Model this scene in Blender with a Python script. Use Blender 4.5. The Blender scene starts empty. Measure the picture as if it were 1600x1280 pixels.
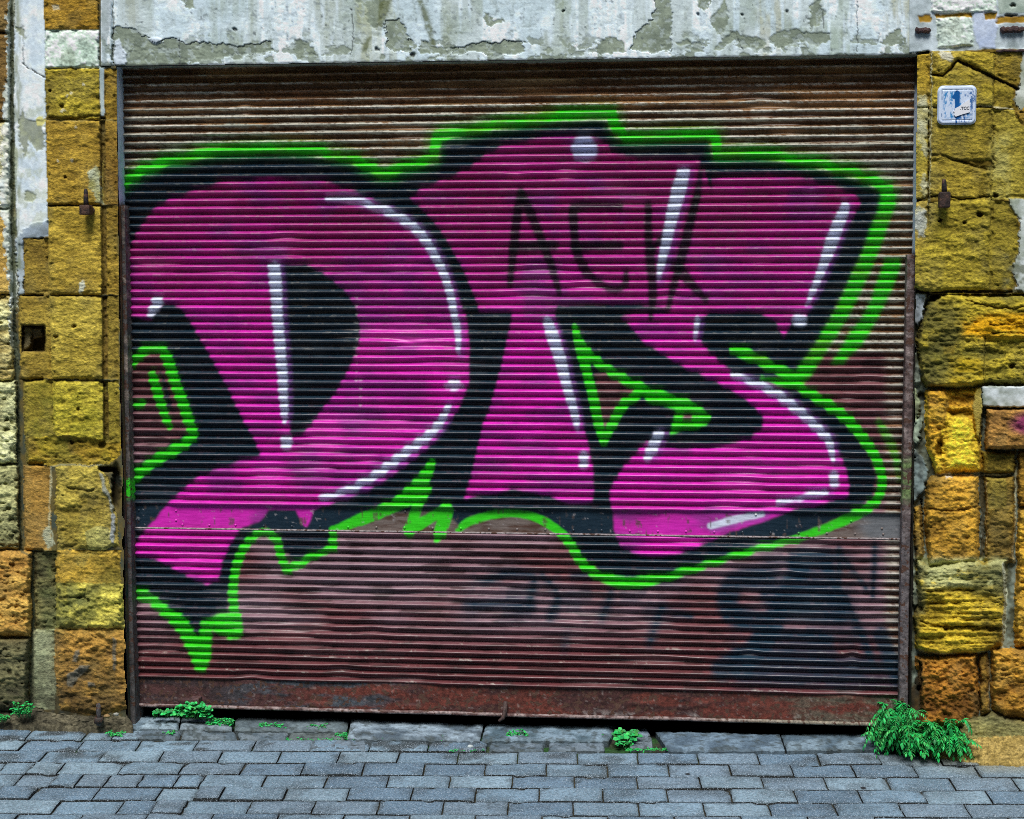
import bpy, math, random
import numpy as np
from mathutils import Matrix, Vector
random.seed(7)
rng = np.random.default_rng(11)
S = bpy.context.scene
COL = S.collection

# ------------------------------------------------------------------ camera model (solved from the shutter's four corners)
F = 2600.0
YAW, PITCH, ROLL = 0.1071, -0.0818, 0.002
CAM = np.array([0.6062, -5.5325, 1.5145])
SW, SH = 2.62, 2.2072            # shutter width, height (its plane is y = 0)
YW = -0.085                      # front plane of the facade
def _rx(a): c, s = math.cos(a), math.sin(a); return np.array([[1, 0, 0], [0, c, -s], [0, s, c]])
def _ry(a): c, s = math.cos(a), math.sin(a); return np.array([[c, 0, s], [0, 1, 0], [-s, 0, c]])
def _rz(a): c, s = math.cos(a), math.sin(a); return np.array([[c, -s, 0], [s, c, 0], [0, 0, 1]])
RM = _rz(YAW) @ _rx(PITCH) @ _ry(ROLL)
def proj(P):
    q = (np.asarray(P, float) - CAM) @ RM
    return 800 + F * q[..., 0] / q[..., 1], 640 - F * q[..., 2] / q[..., 1]
def ray(px, py):
    px, py = np.broadcast_arrays(np.asarray(px, float), np.asarray(py, float))
    d = np.stack([(px - 800) / F, np.ones_like(px), (640 - py) / F], -1)
    return d @ RM.T
def on_wall(px, py, Y=0.0):
    d = ray(px, py); t = (np.asarray(Y) - CAM[1]) / d[..., 1]
    return CAM + d * t[..., None]
GT = math.tan(math.radians(2.8)); GZ = -0.047     # the street falls gently away from the wall
def ground_z(y): return GZ + GT * y
def on_ground(px, py, lift=0.0):
    d = ray(px, py)
    t = (GZ + lift + GT * CAM[1] - CAM[2]) / (d[..., 2] - GT * d[..., 1])
    return CAM + d * t[..., None]

# ------------------------------------------------------------------ numpy noise
def _hash(ix, iy, seed):
    h = (ix.astype(np.int64) * 374761393 + iy.astype(np.int64) * 668265263 + seed * 974634777) & 0xFFFFFFFF
    h = ((h ^ (h >> 13)) * 1274126177) & 0xFFFFFFFF
    h = ((h ^ (h >> 16)) * 2246822519) & 0xFFFFFFFF
    return ((h ^ (h >> 15)) & 0xFFFFFF) / float(0xFFFFFF)
def vn(x, y, seed=0):
    ix, iy = np.floor(x), np.floor(y); fx, fy = x - ix, y - iy
    fx = fx * fx * fx * (fx * (fx * 6 - 15) + 10); fy = fy * fy * fy * (fy * (fy * 6 - 15) + 10)
    a, b = _hash(ix, iy, seed), _hash(ix + 1, iy, seed)
    c, d = _hash(ix, iy + 1, seed), _hash(ix + 1, iy + 1, seed)
    return (a + (b - a) * fx) * (1 - fy) + (c + (d - c) * fx) * fy
def fbm(x, y, seed=0, o=4, g=0.5):
    s = 0; a = 1; n = 0
    for k in range(o):
        s = s + a * vn(x * 2 ** k + 17.3 * k, y * 2 ** k - 9.1 * k, seed + 31 * k); n += a; a *= g
    return s / n
def ss(a, b, x):
    t = np.clip((x - a) / (b - a), 0, 1); return t * t * (3 - 2 * t)
def lin(c):
    c = np.asarray(c, float) / 255.0
    return np.where(c <= 0.04045, c / 12.92, ((c + 0.055) / 1.055) ** 2.4)
def mix(a, b, t): return a + (b - a) * t
def mix3(a, b, t): return a + (np.asarray(b) - a) * np.asarray(t)[..., None]

# ------------------------------------------------------------------ materials
def mat(name, attr=True, color=(0.5, 0.5, 0.5), rough=0.8, spec=0.5, grain=0.25, gscale=220, stretch=(1, 1, 1),
        bump=0.25, bscale=160, bdist=0.004, metal=0.0, rvar=0.0, speck=None, spots=None):
    m = bpy.data.materials.new(name); m.use_nodes = True
    N, L = m.node_tree.nodes, m.node_tree.links
    b = N['Principled BSDF']
    tc = N.new('ShaderNodeTexCoord'); mp = N.new('ShaderNodeMapping'); mp.inputs['Scale'].default_value = stretch
    L.new(tc.outputs['Object'], mp.inputs['Vector'])
    n = N.new('ShaderNodeTexNoise'); n.inputs['Scale'].default_value = gscale; n.inputs['Detail'].default_value = 5
    n.inputs['Roughness'].default_value = 0.65
    L.new(mp.outputs[0], n.inputs['Vector'])
    r = N.new('ShaderNodeMapRange'); r.inputs['From Min'].default_value = 0.3; r.inputs['From Max'].default_value = 0.7
    r.inputs['To Min'].default_value = 1 - grain; r.inputs['To Max'].default_value = 1 + grain
    L.new(n.outputs['Fac'], r.inputs['Value'])
    if attr:
        c = N.new('ShaderNodeAttribute'); c.attribute_name = 'Col'; cs = c.outputs['Color']
    else:
        c = N.new('ShaderNodeRGB'); c.outputs[0].default_value = (*color, 1); cs = c.outputs[0]
    mul = N.new('ShaderNodeVectorMath'); mul.operation = 'SCALE'
    L.new(cs, mul.inputs[0]); L.new(r.outputs[0], mul.inputs['Scale'])
    out = mul.outputs[0]
    if speck:
        sc, thr, scol = speck
        n2 = N.new('ShaderNodeTexNoise'); n2.inputs['Scale'].default_value = sc; n2.inputs['Detail'].default_value = 2
        L.new(tc.outputs['Object'], n2.inputs['Vector'])
        r2 = N.new('ShaderNodeMapRange'); r2.inputs['From Min'].default_value = thr; r2.inputs['From Max'].default_value = thr + 0.06
        L.new(n2.outputs['Fac'], r2.inputs['Value'])
        mx = N.new('ShaderNodeMix'); mx.data_type = 'RGBA'
        L.new(r2.outputs[0], mx.inputs['Factor']); L.new(out, mx.inputs['A']); mx.inputs['B'].default_value = (*scol, 1)
        out = mx.outputs['Result']
    if spots:
        sc, rad, scol = spots
        vo = N.new('ShaderNodeTexVoronoi'); vo.inputs['Scale'].default_value = sc; L.new(tc.outputs['Object'], vo.inputs['Vector'])
        r4 = N.new('ShaderNodeMapRange'); r4.inputs['From Min'].default_value = rad; r4.inputs['From Max'].default_value = rad * .6
        L.new(vo.outputs['Distance'], r4.inputs['Value'])
        m4_ = N.new('ShaderNodeMix'); m4_.data_type = 'RGBA'; L.new(r4.outputs[0], m4_.inputs['Factor']); L.new(out, m4_.inputs['A']); m4_.inputs['B'].default_value = (*scol, 1); out = m4_.outputs['Result']
    L.new(out, b.inputs['Base Color'])
    b.inputs['Roughness'].default_value = rough; b.inputs['Metallic'].default_value = metal
    b.inputs['Specular IOR Level'].default_value = spec
    if rvar:
        rr = N.new('ShaderNodeMapRange'); rr.inputs['From Min'].default_value = 0.3; rr.inputs['From Max'].default_value = 0.7
        rr.inputs['To Min'].default_value = rough - rvar; rr.inputs['To Max'].default_value = rough + rvar
        L.new(n.outputs['Fac'], rr.inputs['Value']); L.new(rr.outputs[0], b.inputs['Roughness'])
    if bump:
        n3 = N.new('ShaderNodeTexNoise'); n3.inputs['Scale'].default_value = bscale; n3.inputs['Detail'].default_value = 6
        n3.inputs['Roughness'].default_value = 0.7
        L.new(mp.outputs[0], n3.inputs['Vector'])
        bp = N.new('ShaderNodeBump'); bp.inputs['Strength'].default_value = bump; bp.inputs['Distance'].default_value = bdist
        L.new(n3.outputs['Fac'], bp.inputs['Height']); L.new(bp.outputs[0], b.inputs['Normal'])
    return m

M_STONE = mat('sandstone', rough=0.92, spec=0.2, grain=0.38, gscale=210, stretch=(0.55, 1, 1), bump=0.75, bscale=170, bdist=0.007)
M_PLASTER = mat('peeling_plaster', rough=0.85, spec=0.25, grain=0.12, gscale=60, stretch=(1, 1, 1), bump=0.35, bscale=120, bdist=0.003)
M_SHUT = mat('painted_sheet_metal', rough=0.40, spec=0.5, grain=0.22, gscale=70, stretch=(0.35, 1, 2.5), bump=0.12, bscale=130, bdist=0.002, rvar=0.1)
M_IRON = mat('rusty_iron', rough=0.68, spec=0.35, grain=0.7, gscale=80, bump=0.9, bscale=140, bdist=0.003, speck=(60, 0.56, (0.085, 0.042, 0.028)))
M_PAVE = mat('concrete_paver', rough=0.72, spec=0.35, grain=0.5, gscale=120, bump=0.8, bscale=240, bdist=0.004, speck=(330, 0.60, (0.46, 0.55, 0.63)), spots=(4.5, 0.05, (0.02, 0.022, 0.026)))
M_SLAB = mat('worn_stone_slab', rough=0.7, spec=0.35, grain=0.35, gscale=90, bump=0.7, bscale=140, bdist=0.005)
M_SOIL = mat('joint_soil', rough=0.95, spec=0.1, grain=0.6, gscale=90, bump=0.9, bscale=110, bdist=0.006)
M_LEAF = mat('weed_leaf', rough=0.5, spec=0.4, grain=0.25, gscale=60, bump=0)
M_ENAMEL = mat('enamel', rough=0.35, spec=0.5, grain=0.05, gscale=200, bump=0.05, bscale=200)
M_DARK = mat('dark_interior', attr=False, color=(0.02, 0.02, 0.02), rough=0.95, bump=0)
M_PAPER = mat('sticker_paper', attr=False, color=(0.78, 0.80, 0.84), rough=0.6, grain=0.06, bump=0)
M_INK = mat('print_ink', attr=False, color=(0.02, 0.03, 0.05), rough=0.6, grain=0.05, bump=0)

# ------------------------------------------------------------------ object helpers
def empty(name, loc, label, cat, group=None):
    o = bpy.data.objects.new(name, None); COL.objects.link(o); o.location = [float(v) for v in loc]; o.empty_display_size = 0.1
    o['label'] = label; o['category'] = cat
    if group: o['group'] = group
    return o
def link(name, me, m, parent=None, label=None, cat=None, kind=None, group=None):
    me.materials.append(m)
    o = bpy.data.objects.new(name, me); COL.objects.link(o)
    if parent is not None:
        o.parent = parent
        q, base = parent, Vector((0, 0, 0))
        while q is not None: base += q.location; q = q.parent
        # geometry is written in world coordinates: shift it back
        o.location = -base
    if label: o['label'] = label
    if cat: o['category'] = cat
    if kind: o['kind'] = kind
    if group: o['group'] = group
    return o
def mesh_np(name, V, Fq, col=None, smooth=True):
    """V (n,3), Fq (k,4) quads"""
    me = bpy.data.meshes.new(name)
    V = np.ascontiguousarray(V, np.float32); Fq = np.ascontiguousarray(Fq, np.int32)
    k = Fq.shape[1]
    me.vertices.add(len(V)); me.vertices.foreach_set('co', V.ravel())
    me.loops.add(Fq.size); me.loops.foreach_set('vertex_index', Fq.ravel())
    me.polygons.add(len(Fq)); me.polygons.foreach_set('loop_start', np.arange(len(Fq), dtype=np.int32) * k)
    me.polygons.foreach_set('loop_total', np.full(len(Fq), k, np.int32))
    me.polygons.foreach_set('use_smooth', np.full(len(Fq), smooth, bool))
    if col is not None:
        a = me.color_attributes.new('Col', 'FLOAT_COLOR', 'POINT')
        c = np.ones((len(V), 4), np.float32); c[:, :3] = np.clip(col, 0.002, 0.9); a.data.foreach_set('color', c.ravel())
    me.update(); me.validate(); return me
def grid_faces(n, m, flip=False):
    i = np.arange(n * m).reshape(n, m)
    a, b, c, d = i[:-1, :-1], i[:-1, 1:], i[1:, 1:], i[1:, :-1]
    q = np.stack([a, d, c, b] if not flip else [a, b, c, d], -1)
    return q
def grid_mesh(name, P, col, fmask=None, flip=False, smooth=True):
    n, m = P.shape[:2]
    q = grid_faces(n, m, flip)
    q = q[fmask] if fmask is not None else q.reshape(-1, 4)
    used = np.zeros(n * m, bool); used[q.ravel()] = True
    idx = np.cumsum(used) - 1
    return mesh_np(name, P.reshape(-1, 3)[used], idx[q], None if col is None else col.reshape(-1, 3)[used], smooth)
class MB:
    """collects verts/faces/colours of simple solids into ONE mesh"""
    def __init__(s): s.v = []; s.f = []; s.c = []
    def add(s, verts, faces, col):
        o = len(s.v); s.v += [tuple(map(float, p)) for p in verts]; s.f += [tuple(i + o for i in f) for f in faces]
        s.c += [tuple(col)] * len(verts) if np.ndim(col) == 1 else [tuple(c) for c in col]
    def box(s, lo, hi, col, bev=0.0):
        (x0, y0, z0), (x1, y1, z1) = lo, hi; b = bev
        if b <= 0:
            vs = [(x0, y0, z0), (x1, y0, z0), (x1, y1, z0), (x0, y1, z0), (x0, y0, z1), (x1, y0, z1), (x1, y1, z1), (x0, y1, z1)]
            s.add(vs, [(0, 3, 2, 1), (4, 5, 6, 7), (0, 1, 5, 4), (1, 2, 6, 5), (2, 3, 7, 6), (3, 0, 4, 7)], col); return
        bm = __import__('bmesh').new(); import bmesh
        bmesh.ops.create_cube(bm, size=1)
        for v in bm.verts: v.co = ((x0 + x1) / 2 + v.co.x * (x1 - x0), (y0 + y1) / 2 + v.co.y * (y1 - y0), (z0 + z1) / 2 + v.co.z * (z1 - z0))
        bmesh.ops.bevel(bm, geom=list(bm.edges), offset=b, segments=2, affect='EDGES', profile=0.6)
        bm.verts.index_update(); s.add([v.co[:] for v in bm.verts], [[v.index for v in f.verts] for f in bm.faces], col); bm.free()
    def tube(s, pts, rad, col, n=8):
        pts = [Vector(p) for p in pts]; rings = []; vs = []; fs = []
        for i, p in enumerate(pts):
            t = (pts[min(i + 1, len(pts) - 1)] - pts[max(i - 1, 0)]).normalized()
            a = t.orthogonal().normalized() if i == 0 else (a - t * a.dot(t)).normalized()
            b = t.cross(a); r = rad[i] if hasattr(rad, '__len__') else rad
            for k in range(n):
                w = 2 * math.pi * k / n; vs.append(p + (a * math.cos(w) + b * math.sin(w)) * r)
        for i in range(len(pts) - 1):
            for k in range(n):
                fs.append((i * n + k, i * n + (k + 1) % n, (i + 1) * n + (k + 1) % n, (i + 1) * n + k))
        fs.append(tuple(range(n - 1, -1, -1))); fs.append(tuple((len(pts) - 1) * n + k for k in range(n)))
        s.add(vs, fs, col)
    def mesh(s, name, smooth=False):
        me = bpy.data.meshes.new(name); me.from_pydata(s.v, [], s.f)
        a = me.color_attributes.new('Col', 'FLOAT_COLOR', 'POINT')
        c = np.ones((len(s.v), 4), np.float32); c[:, :3] = np.asarray(s.c); a.data.foreach_set('color', c.ravel())
        me.polygons.foreach_set('use_smooth', np.full(len(me.polygons), smooth, bool)); me.update(); return me

# ================================================================== GRAFFITI: paint layers on the shutter plane
RX0, RY0, RX1, RY1 = 176, 84, 1444, 1156
GY, GX = np.mgrid[RY0:RY1, RX0:RX1].astype(float)
WX = GX + 2.2 * (fbm(GX / 9, GY / 9, 5, 2) - 0.5); WY = GY + 2.2 * (fbm(GX / 9, GY / 9, 6, 2) - 0.5)
PAINT = np.zeros(GX.shape + (3,)); COV = np.zeros(GX.shape)
def boxblur(a, r):
    if r < 1: return a
    k = int(round(r))
    for ax in (0, 1):
        p = np.pad(a, [(k + 1, k) if i == ax else (0, 0) for i in (0, 1)], mode='edge')
        c = np.cumsum(p, ax)
        n = a.shape[ax]
        a = (np.take(c, np.arange(2 * k + 1, 2 * k + 1 + n), ax) - np.take(c, np.arange(0, n), ax)) / (2 * k + 1)
    return a
def put(sl, m, col, erase=False):
    global PAINT, COV
    if erase: COV[sl] = COV[sl] * (1 - m); return
    c0 = COV[sl]; a = m + c0 * (1 - m); w = np.where(a > 1e-6, m / np.maximum(a, 1e-6), 0)
    col = np.asarray(col)
    PAINT[sl] = PAINT[sl] * (1 - w[..., None]) + (col if col.ndim == 1 else col[sl]) * w[..., None]
    COV[sl] = a
def sl_of(pts, pad):
    p = np.asarray(pts, float)
    x0 = int(max(p[:, 0].min() - pad - RX0, 0)); x1 = int(min(p[:, 0].max() + pad - RX0 + 1, GX.shape[1]))
    y0 = int(max(p[:, 1].min() - pad - RY0, 0)); y1 = int(min(p[:, 1].max() + pad - RY0 + 1, GX.shape[0]))
    return np.s_[y0:y1, x0:x1]
def poly(pts, col, alpha=1.0, blur=1, erase=False):
    s = sl_of(pts, 6 + 2 * blur); X, Y = WX[s], WY[s]; ins = np.zeros(X.shape, bool)
    n = len(pts)
    for i in range(n):
        (xa, ya), (xb, yb) = pts[i], pts[(i + 1) % n]
        if ya == yb: continue
        c = (ya > Y) != (yb > Y)
        ins ^= c & (X < (xb - xa) * (Y - ya) / (yb - ya) + xa)
    m = boxblur(boxblur(ins.astype(float), blur), blur) * alpha
    put(s, m, col, erase)
def crom(pts, k=8):
    if len(pts) < 3: return pts
    P = np.asarray(pts, float); P = np.vstack([2 * P[0] - P[1], P, 2 * P[-1] - P[-2]]); out = []
    for i in range(1, len(P) - 2):
        for t in np.linspace(0, 1, k, endpoint=False):
            a, b, c, d = P[i - 1:i + 3]
            out.append(0.5 * ((2 * b) + (c - a) * t + (2 * a - 5 * b + 4 * c - d) * t * t + (-a + 3 * b - 3 * c + d) * t ** 3))
    out.append(P[-2]); return out
def stroke(pts, w, col, alpha=1.0, soft=2.0, smooth=True):
    if not hasattr(w, '__len__'): w = [w] * len(pts)
    P = [(p[0], p[1], q) for p, q in zip(pts, w)]
    P = crom(P) if smooth else P
    s = sl_of([(p[0], p[1]) for p in P], max(w) + 8); X, Y = WX[s], WY[s]; D = np.full(X.shape, 1e9)
    for i in range(max(len(P) - 1, 1)):
        a = P[i]; b = P[min(i + 1, len(P) - 1)]
        dx, dy = b[0] - a[0], b[1] - a[1]; L2 = dx * dx + dy * dy
        t = np.clip(((X - a[0]) * dx + (Y - a[1]) * dy) / L2, 0, 1) if L2 > 0 else np.zeros(X.shape)
        D = np.minimum(D, np.hypot(X - a[0] - t * dx, Y - a[1] - t * dy) - (a[2] + (b[2] - a[2]) * t) / 2)
    put(s, (1 - ss(-soft, soft, D)) * alpha, col)

BLACK = np.array([0.0072, 0.0215, 0.037]); WHITE = np.array([0.66, 0.72, 0.86]); GREEN = np.array([0.035, 0.62, 0.012])
pk = ss(300, 640, GY) * 0.8 + 0.8 * (fbm(GX / 80, GY / 40, 3, 4) - 0.5) + 0.1
pk = np.clip(pk, 0, 1)
PINK = mix3(np.broadcast_to(np.array([0.33, 0.022, 0.17]), GX.shape + (3,)), [0.64, 0.018, 0.44], pk)
PINK = mix3(PINK, [0.20, 0.035, 0.22], np.clip(ss(0.52, 0.74, fbm(GX / 70 + 9, GY / 26, 77, 4)) * 0.6, 0, 1))
GRN = mix3(np.broadcast_to(GREEN, GX.shape + (3,)), [0.12, 0.40, 0.02], np.clip(ss(0.5, 0.75, fbm(GX / 60, GY / 20, 44, 3)) * 0.7, 0, 1))

# faint old tags at the lower right
def T(cx, cy): return (700 + cx * 0.456, 840 + cy * 0.456)
TAG = np.array([0.010, 0.034, 0.060])
for pts, w, a in [
    ([T(1085, 140), T(1000, 145), T(960, 190), T(975, 260), T(1080, 300), T(1060, 380), T(940, 450)], 26, .85),
    ([T(1215, 75), T(1165, 190), T(1095, 320), T(1010, 450)], 26, .9), ([T(1195, 75), T(1295, 72)], 24, .9),
    ([T(1290, 80), T(1345, 200), T(1400, 300), T(1445, 400)], 12, .85), ([T(1130, 240), T(1340, 262)], 26, .85), ([T(1100, 330), T(1300, 345)], 16, .8),
    ([T(1100, 200), T(1320, 200)], 22, .7), ([T(1340, 40), T(1336, 190)], 7, .8), ([T(1340, 55), T(1430, 170)], 6, .8), ([T(1462, 25), T(1455, 195)], 7, .8),
    ([T(1480, 330), T(1545, 480)], 20, .7), ([T(985, 260), T(960, 265)], 10, .8), ([T(1010, 440), T(1240, 460), T(1530, 470)], 34, .5), ([T(1000, 400), T(1300, 400)], 22, .5),
    ([T(120, 155), T(200, 125), T(290, 135), T(285, 205)], 12, .6), ([T(70, 235), T(190, 225), T(285, 240)], 14, .55), ([T(320, 130), T(375, 200), T(350, 275)], 10, .5),
    ([T(380, 215), T(355, 270)], 14, .5), ([T(560, 195), T(530, 270)], 13, .55), ([T(735, 235), T(710, 305), T(690, 360)], 12, .55), ([T(790, 262), T(830, 268)], 9, .55),
    ([T(405, 330), T(400, 385)], 10, .35), ([T(430, 135), T(530, 130)], 10, .5)]:
    stroke(pts, (np.asarray(w) * 1.35).tolist() if np.ndim(w) else w * 1.35, TAG, min(a * 1.3, .93), 7)
poly([T(1190, 90), T(1315, 90), T(1355, 215), T(1125, 210)], TAG, .75, 2)

sm = (1 - ss(-18, 30, np.hypot(np.maximum(np.abs(GX - 1275) - 120, 0), np.maximum(np.abs(GY - 1020) - 42, 0)))) * ss(.36, .58, fbm(GX / 60, GY / 22, 48, 4)) * .8
put(np.s_[:, :], sm, TAG)
sm = (1 - ss(-10, 26, np.hypot(np.maximum(np.abs(GX - 1262) - 62, 0), np.maximum(np.abs(GY - 935) - 62, 0)))) * ss(.36, .54, fbm(GX / 40, GY / 18, 49, 4)) * .8
put(np.s_[:, :], sm, TAG)
sm = (1 - ss(-10, 40, np.hypot(np.maximum(np.abs(GX - 900) - 150, 0), np.maximum(np.abs(GY - 935) - 24, 0)))) * ss(.40, .62, fbm(GX / 45, GY / 30, 50, 3)) * .6
put(np.s_[:, :], sm, TAG)
for pts, w in [([T(1340, 35), T(1336, 200)], 6), ([T(1345, 60), T(1432, 172)], 6), ([T(1462, 22), T(1456, 200)], 6), ([T(1360, 200), T(1400, 300), T(1446, 410)], 8), ([T(1030, 135), T(975, 170), T(962, 230), T(1000, 285), T(1085, 300)], 9), ([T(1200, 72), T(1150, 210), T(1090, 330)], 9),
               ([T(130, 155), T(210, 122), T(290, 132), T(286, 210)], 7), ([T(90, 235), T(200, 222), T(285, 240)], 7), ([T(325, 130), T(376, 195), T(352, 278)], 7), ([T(560, 190), T(530, 275)], 7), ([T(735, 235), T(708, 310), T(690, 365)], 7), ([T(788, 260), T(834, 268)], 7), ([T(430, 132), T(530, 128)], 6)]:
    stroke(pts, w, TAG * .8, .72, 2.5)
# black silhouette of the piece
SIL = [(188, 298), (207, 284), (225, 272), (270, 258), (340, 246), (420, 240), (490, 246), (550, 258), (600, 277), (650, 262), (690, 255), (690, 218),
       (740, 211), (880, 193), (945, 190), (955, 212), (975, 225), (1105, 220), (1112, 247), (1180, 249), (1260, 262), (1330, 280), (1375, 300), (1380, 318),
       (1372, 345), (1350, 385), (1325, 440), (1305, 480), (1280, 530), (1258, 560), (1240, 585), (1215, 588), (1180, 600), (1245, 612), (1300, 645), (1335, 680), (1358, 715),
       (1368, 745), (1362, 775), (1340, 795), (1300, 812), (1250, 834), (1190, 852), (1120, 874), (1060, 895), (990, 907), (945, 897), (912, 872), (888, 838),
       (862, 815), (830, 802), (780, 799), (735, 806), (720, 822), (708, 812), (700, 797), (640, 797), (600, 803), (540, 818), (521, 832), (521, 857), (480, 868), (462, 874),
       (446, 862), (437, 836), (405, 833), (380, 850), (364, 890), (358, 922), (355, 957), (322, 968), (318, 985), (312, 1000), (300, 985), (262, 950), (235, 924), (188, 912)]
poly(SIL, BLACK, .30, 7)
poly(SIL, BLACK)
poly([(188, 566), (222, 556), (250, 548), (262, 566), (278, 612), (298, 675), (250, 706), (188, 742)], BLACK, erase=True)
poly([(250, 575), (262, 600), (274, 645), (262, 640)], BLACK, .9)
# green outlines
def halo(pts, w, col, a=.22): stroke(pts, [q + 16 for q in (w if hasattr(w, '__len__') else [w] * len(pts))], col, a, 9)
OUT = [(190, 290), (225, 266), (270, 250), (340, 238), (420, 231), (490, 236), (550, 248), (600, 272), (650, 257), (678, 247), (683, 214), (740, 203), (800, 192), (880, 182), (955, 178),
       (962, 200), (978, 214), (1050, 211), (1117, 211), (1122, 240), (1180, 240), (1260, 252), (1330, 269), (1386, 293), (1388, 318)]
halo(OUT, 14, GREEN)
stroke(OUT, [14, 16, 16, 15, 14, 13, 15, 16, 15, 16, 17, 16, 15, 17, 18, 16, 16, 15, 15, 16, 15, 14, 14, 18, 20], GRN, 1, 2.2, smooth=False)
poly([(1377, 300), (1400, 300), (1396, 330), (1388, 350), (1376, 385), (1362, 420), (1345, 455), (1328, 490), (1310, 520), (1290, 552), (1272, 580), (1256, 600), (1235, 592),
      (1250, 570), (1272, 540), (1293, 505), (1308, 478), (1325, 440), (1345, 398), (1362, 352), (1373, 325)], GRN, .95, 2)
poly([(1383, 404), (1408, 404), (1404, 425), (1392, 455), (1380, 480), (1364, 510), (1346, 540), (1324, 560), (1318, 570), (1295, 570), (1308, 555), (1322, 528), (1344, 500), (1358, 475), (1370, 440)], GREEN, .95, 2)
stroke([(1148, 548), (1180, 560), (1215, 578), (1252, 592)], [16, 18, 18, 16], GRN, 1, 2)
stroke([(1190, 592), (1240, 602), (1285, 628), (1322, 655), (1352, 690), (1372, 725), (1378, 757), (1366, 785), (1338, 803), (1298, 822), (1243, 842)],
       [8, 14, 17, 17, 16, 16, 14, 15, 17, 14, 12], GREEN, 1, 1.8)
stroke([(1243, 842), (1190, 856), (1137, 871), (1080, 890), (1030, 904), (985, 910), (945, 903), (912, 882), (890, 848), (868, 826), (836, 808), (800, 802), (765, 805), (732, 816), (716, 828)],
       [12, 11, 11, 12, 15, 18, 16, 15, 15, 14, 13, 12, 13, 13, 9], GREEN, 1, 1.8)
stroke([(1372, 660), (1390, 690), (1402, 722)], [10, 15, 10], GRN, .55, 4)
stroke([(1398, 722), (1405, 750)], 8, GRN, .35, 4)
stroke([(676, 722), (664, 746), (643, 772), (612, 792), (565, 811), (519, 828)], [12, 20, 26, 20, 19, 8], GREEN, 1, 1.5)
stroke([(668, 764), (652, 790), (640, 830)], [14, 17, 17], GREEN, 1, 1.5, False)
stroke([(640, 828), (696, 796)], [18, 17], GREEN, 1, 1.5, False)
stroke([(700, 797), (688, 832), (684, 842)], [19, 20, 12], GREEN, 1, 1.5, False)
stroke([(521, 828), (521, 857), (490, 868), (462, 884), (450, 888)], [12, 13, 11, 14, 12], GREEN, 1, 1.6, False)
stroke([(450, 892), (440, 868), (432, 842), (415, 832), (398, 838), (380, 860), (369, 890), (365, 925), (367, 958)], [15, 13, 14, 15, 12, 14, 14, 15, 14], GREEN, 1, 1.8)
poly([(206, 912), (232, 922), (262, 947), (290, 962), (303, 983), (311, 996), (316, 968), (345, 960), (378, 958), (381, 985), (378, 996), (360, 998), (333, 985), (330, 1030), (322, 1048), (306, 1048), (296, 1020),
      (282, 992), (262, 968), (235, 945), (206, 932)], GREEN, 1, 1)
stroke([(207, 569), (226, 550), (252, 545), (264, 564), (275, 598), (288, 632), (297, 660), (303, 679), (285, 697), (250, 716), (225, 734), (207, 749), (203, 762)],
       [14, 16, 15, 17, 17, 17, 16, 15, 17, 17, 17, 16, 10], GREEN, 1, 1.8)
stroke([(240, 588), (247, 612), (256, 640), (266, 666)], [13, 15, 14, 11], GREEN, 1, 1.8)
stroke([(216, 631), (224, 629)], 13, GREEN, 1, 1.8, False)
stroke([(195, 752), (200, 770)], 10, GREEN, .9, 2, False)
# magenta letters
D_OUT = [(188, 412), (203, 392), (215, 365), (240, 330), (265, 312), (300, 300), (345, 286), (420, 276), (490, 280), (540, 293), (585, 312), (620, 334), (650, 358), (680, 395), (702, 430), (718, 468), (730, 500),
         (734, 540), (733, 600), (720, 635), (702, 660), (680, 690), (650, 717), (610, 745), (575, 767), (540, 781), (505, 791), (490, 797), (487, 810), (480, 824), (472, 818), (463, 797), (420, 796),
         (414, 806), (405, 816), (380, 823), (375, 828), (360, 852), (348, 880), (343, 905), (325, 914), (297, 901), (252, 876), (188, 861), (212, 850), (228, 828), (245, 810), (265, 785), (280, 772), (307, 748), (337, 735),
         (370, 722), (408, 712), (400, 690), (382, 658), (368, 630), (355, 602), (342, 580), (327, 552), (315, 530), (300, 505), (284, 481), (262, 473), (248, 484), (237, 500), (220, 496), (188, 490)]
poly(D_OUT, PINK)
poly([(438, 414), (478, 414), (495, 420), (515, 434), (540, 455), (557, 480), (563, 510), (562, 532), (555, 557), (540, 587), (522, 620), (507, 637), (492, 658), (478, 674), (462, 684), (456, 684), (447, 620), (442, 500)], BLACK)
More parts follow.
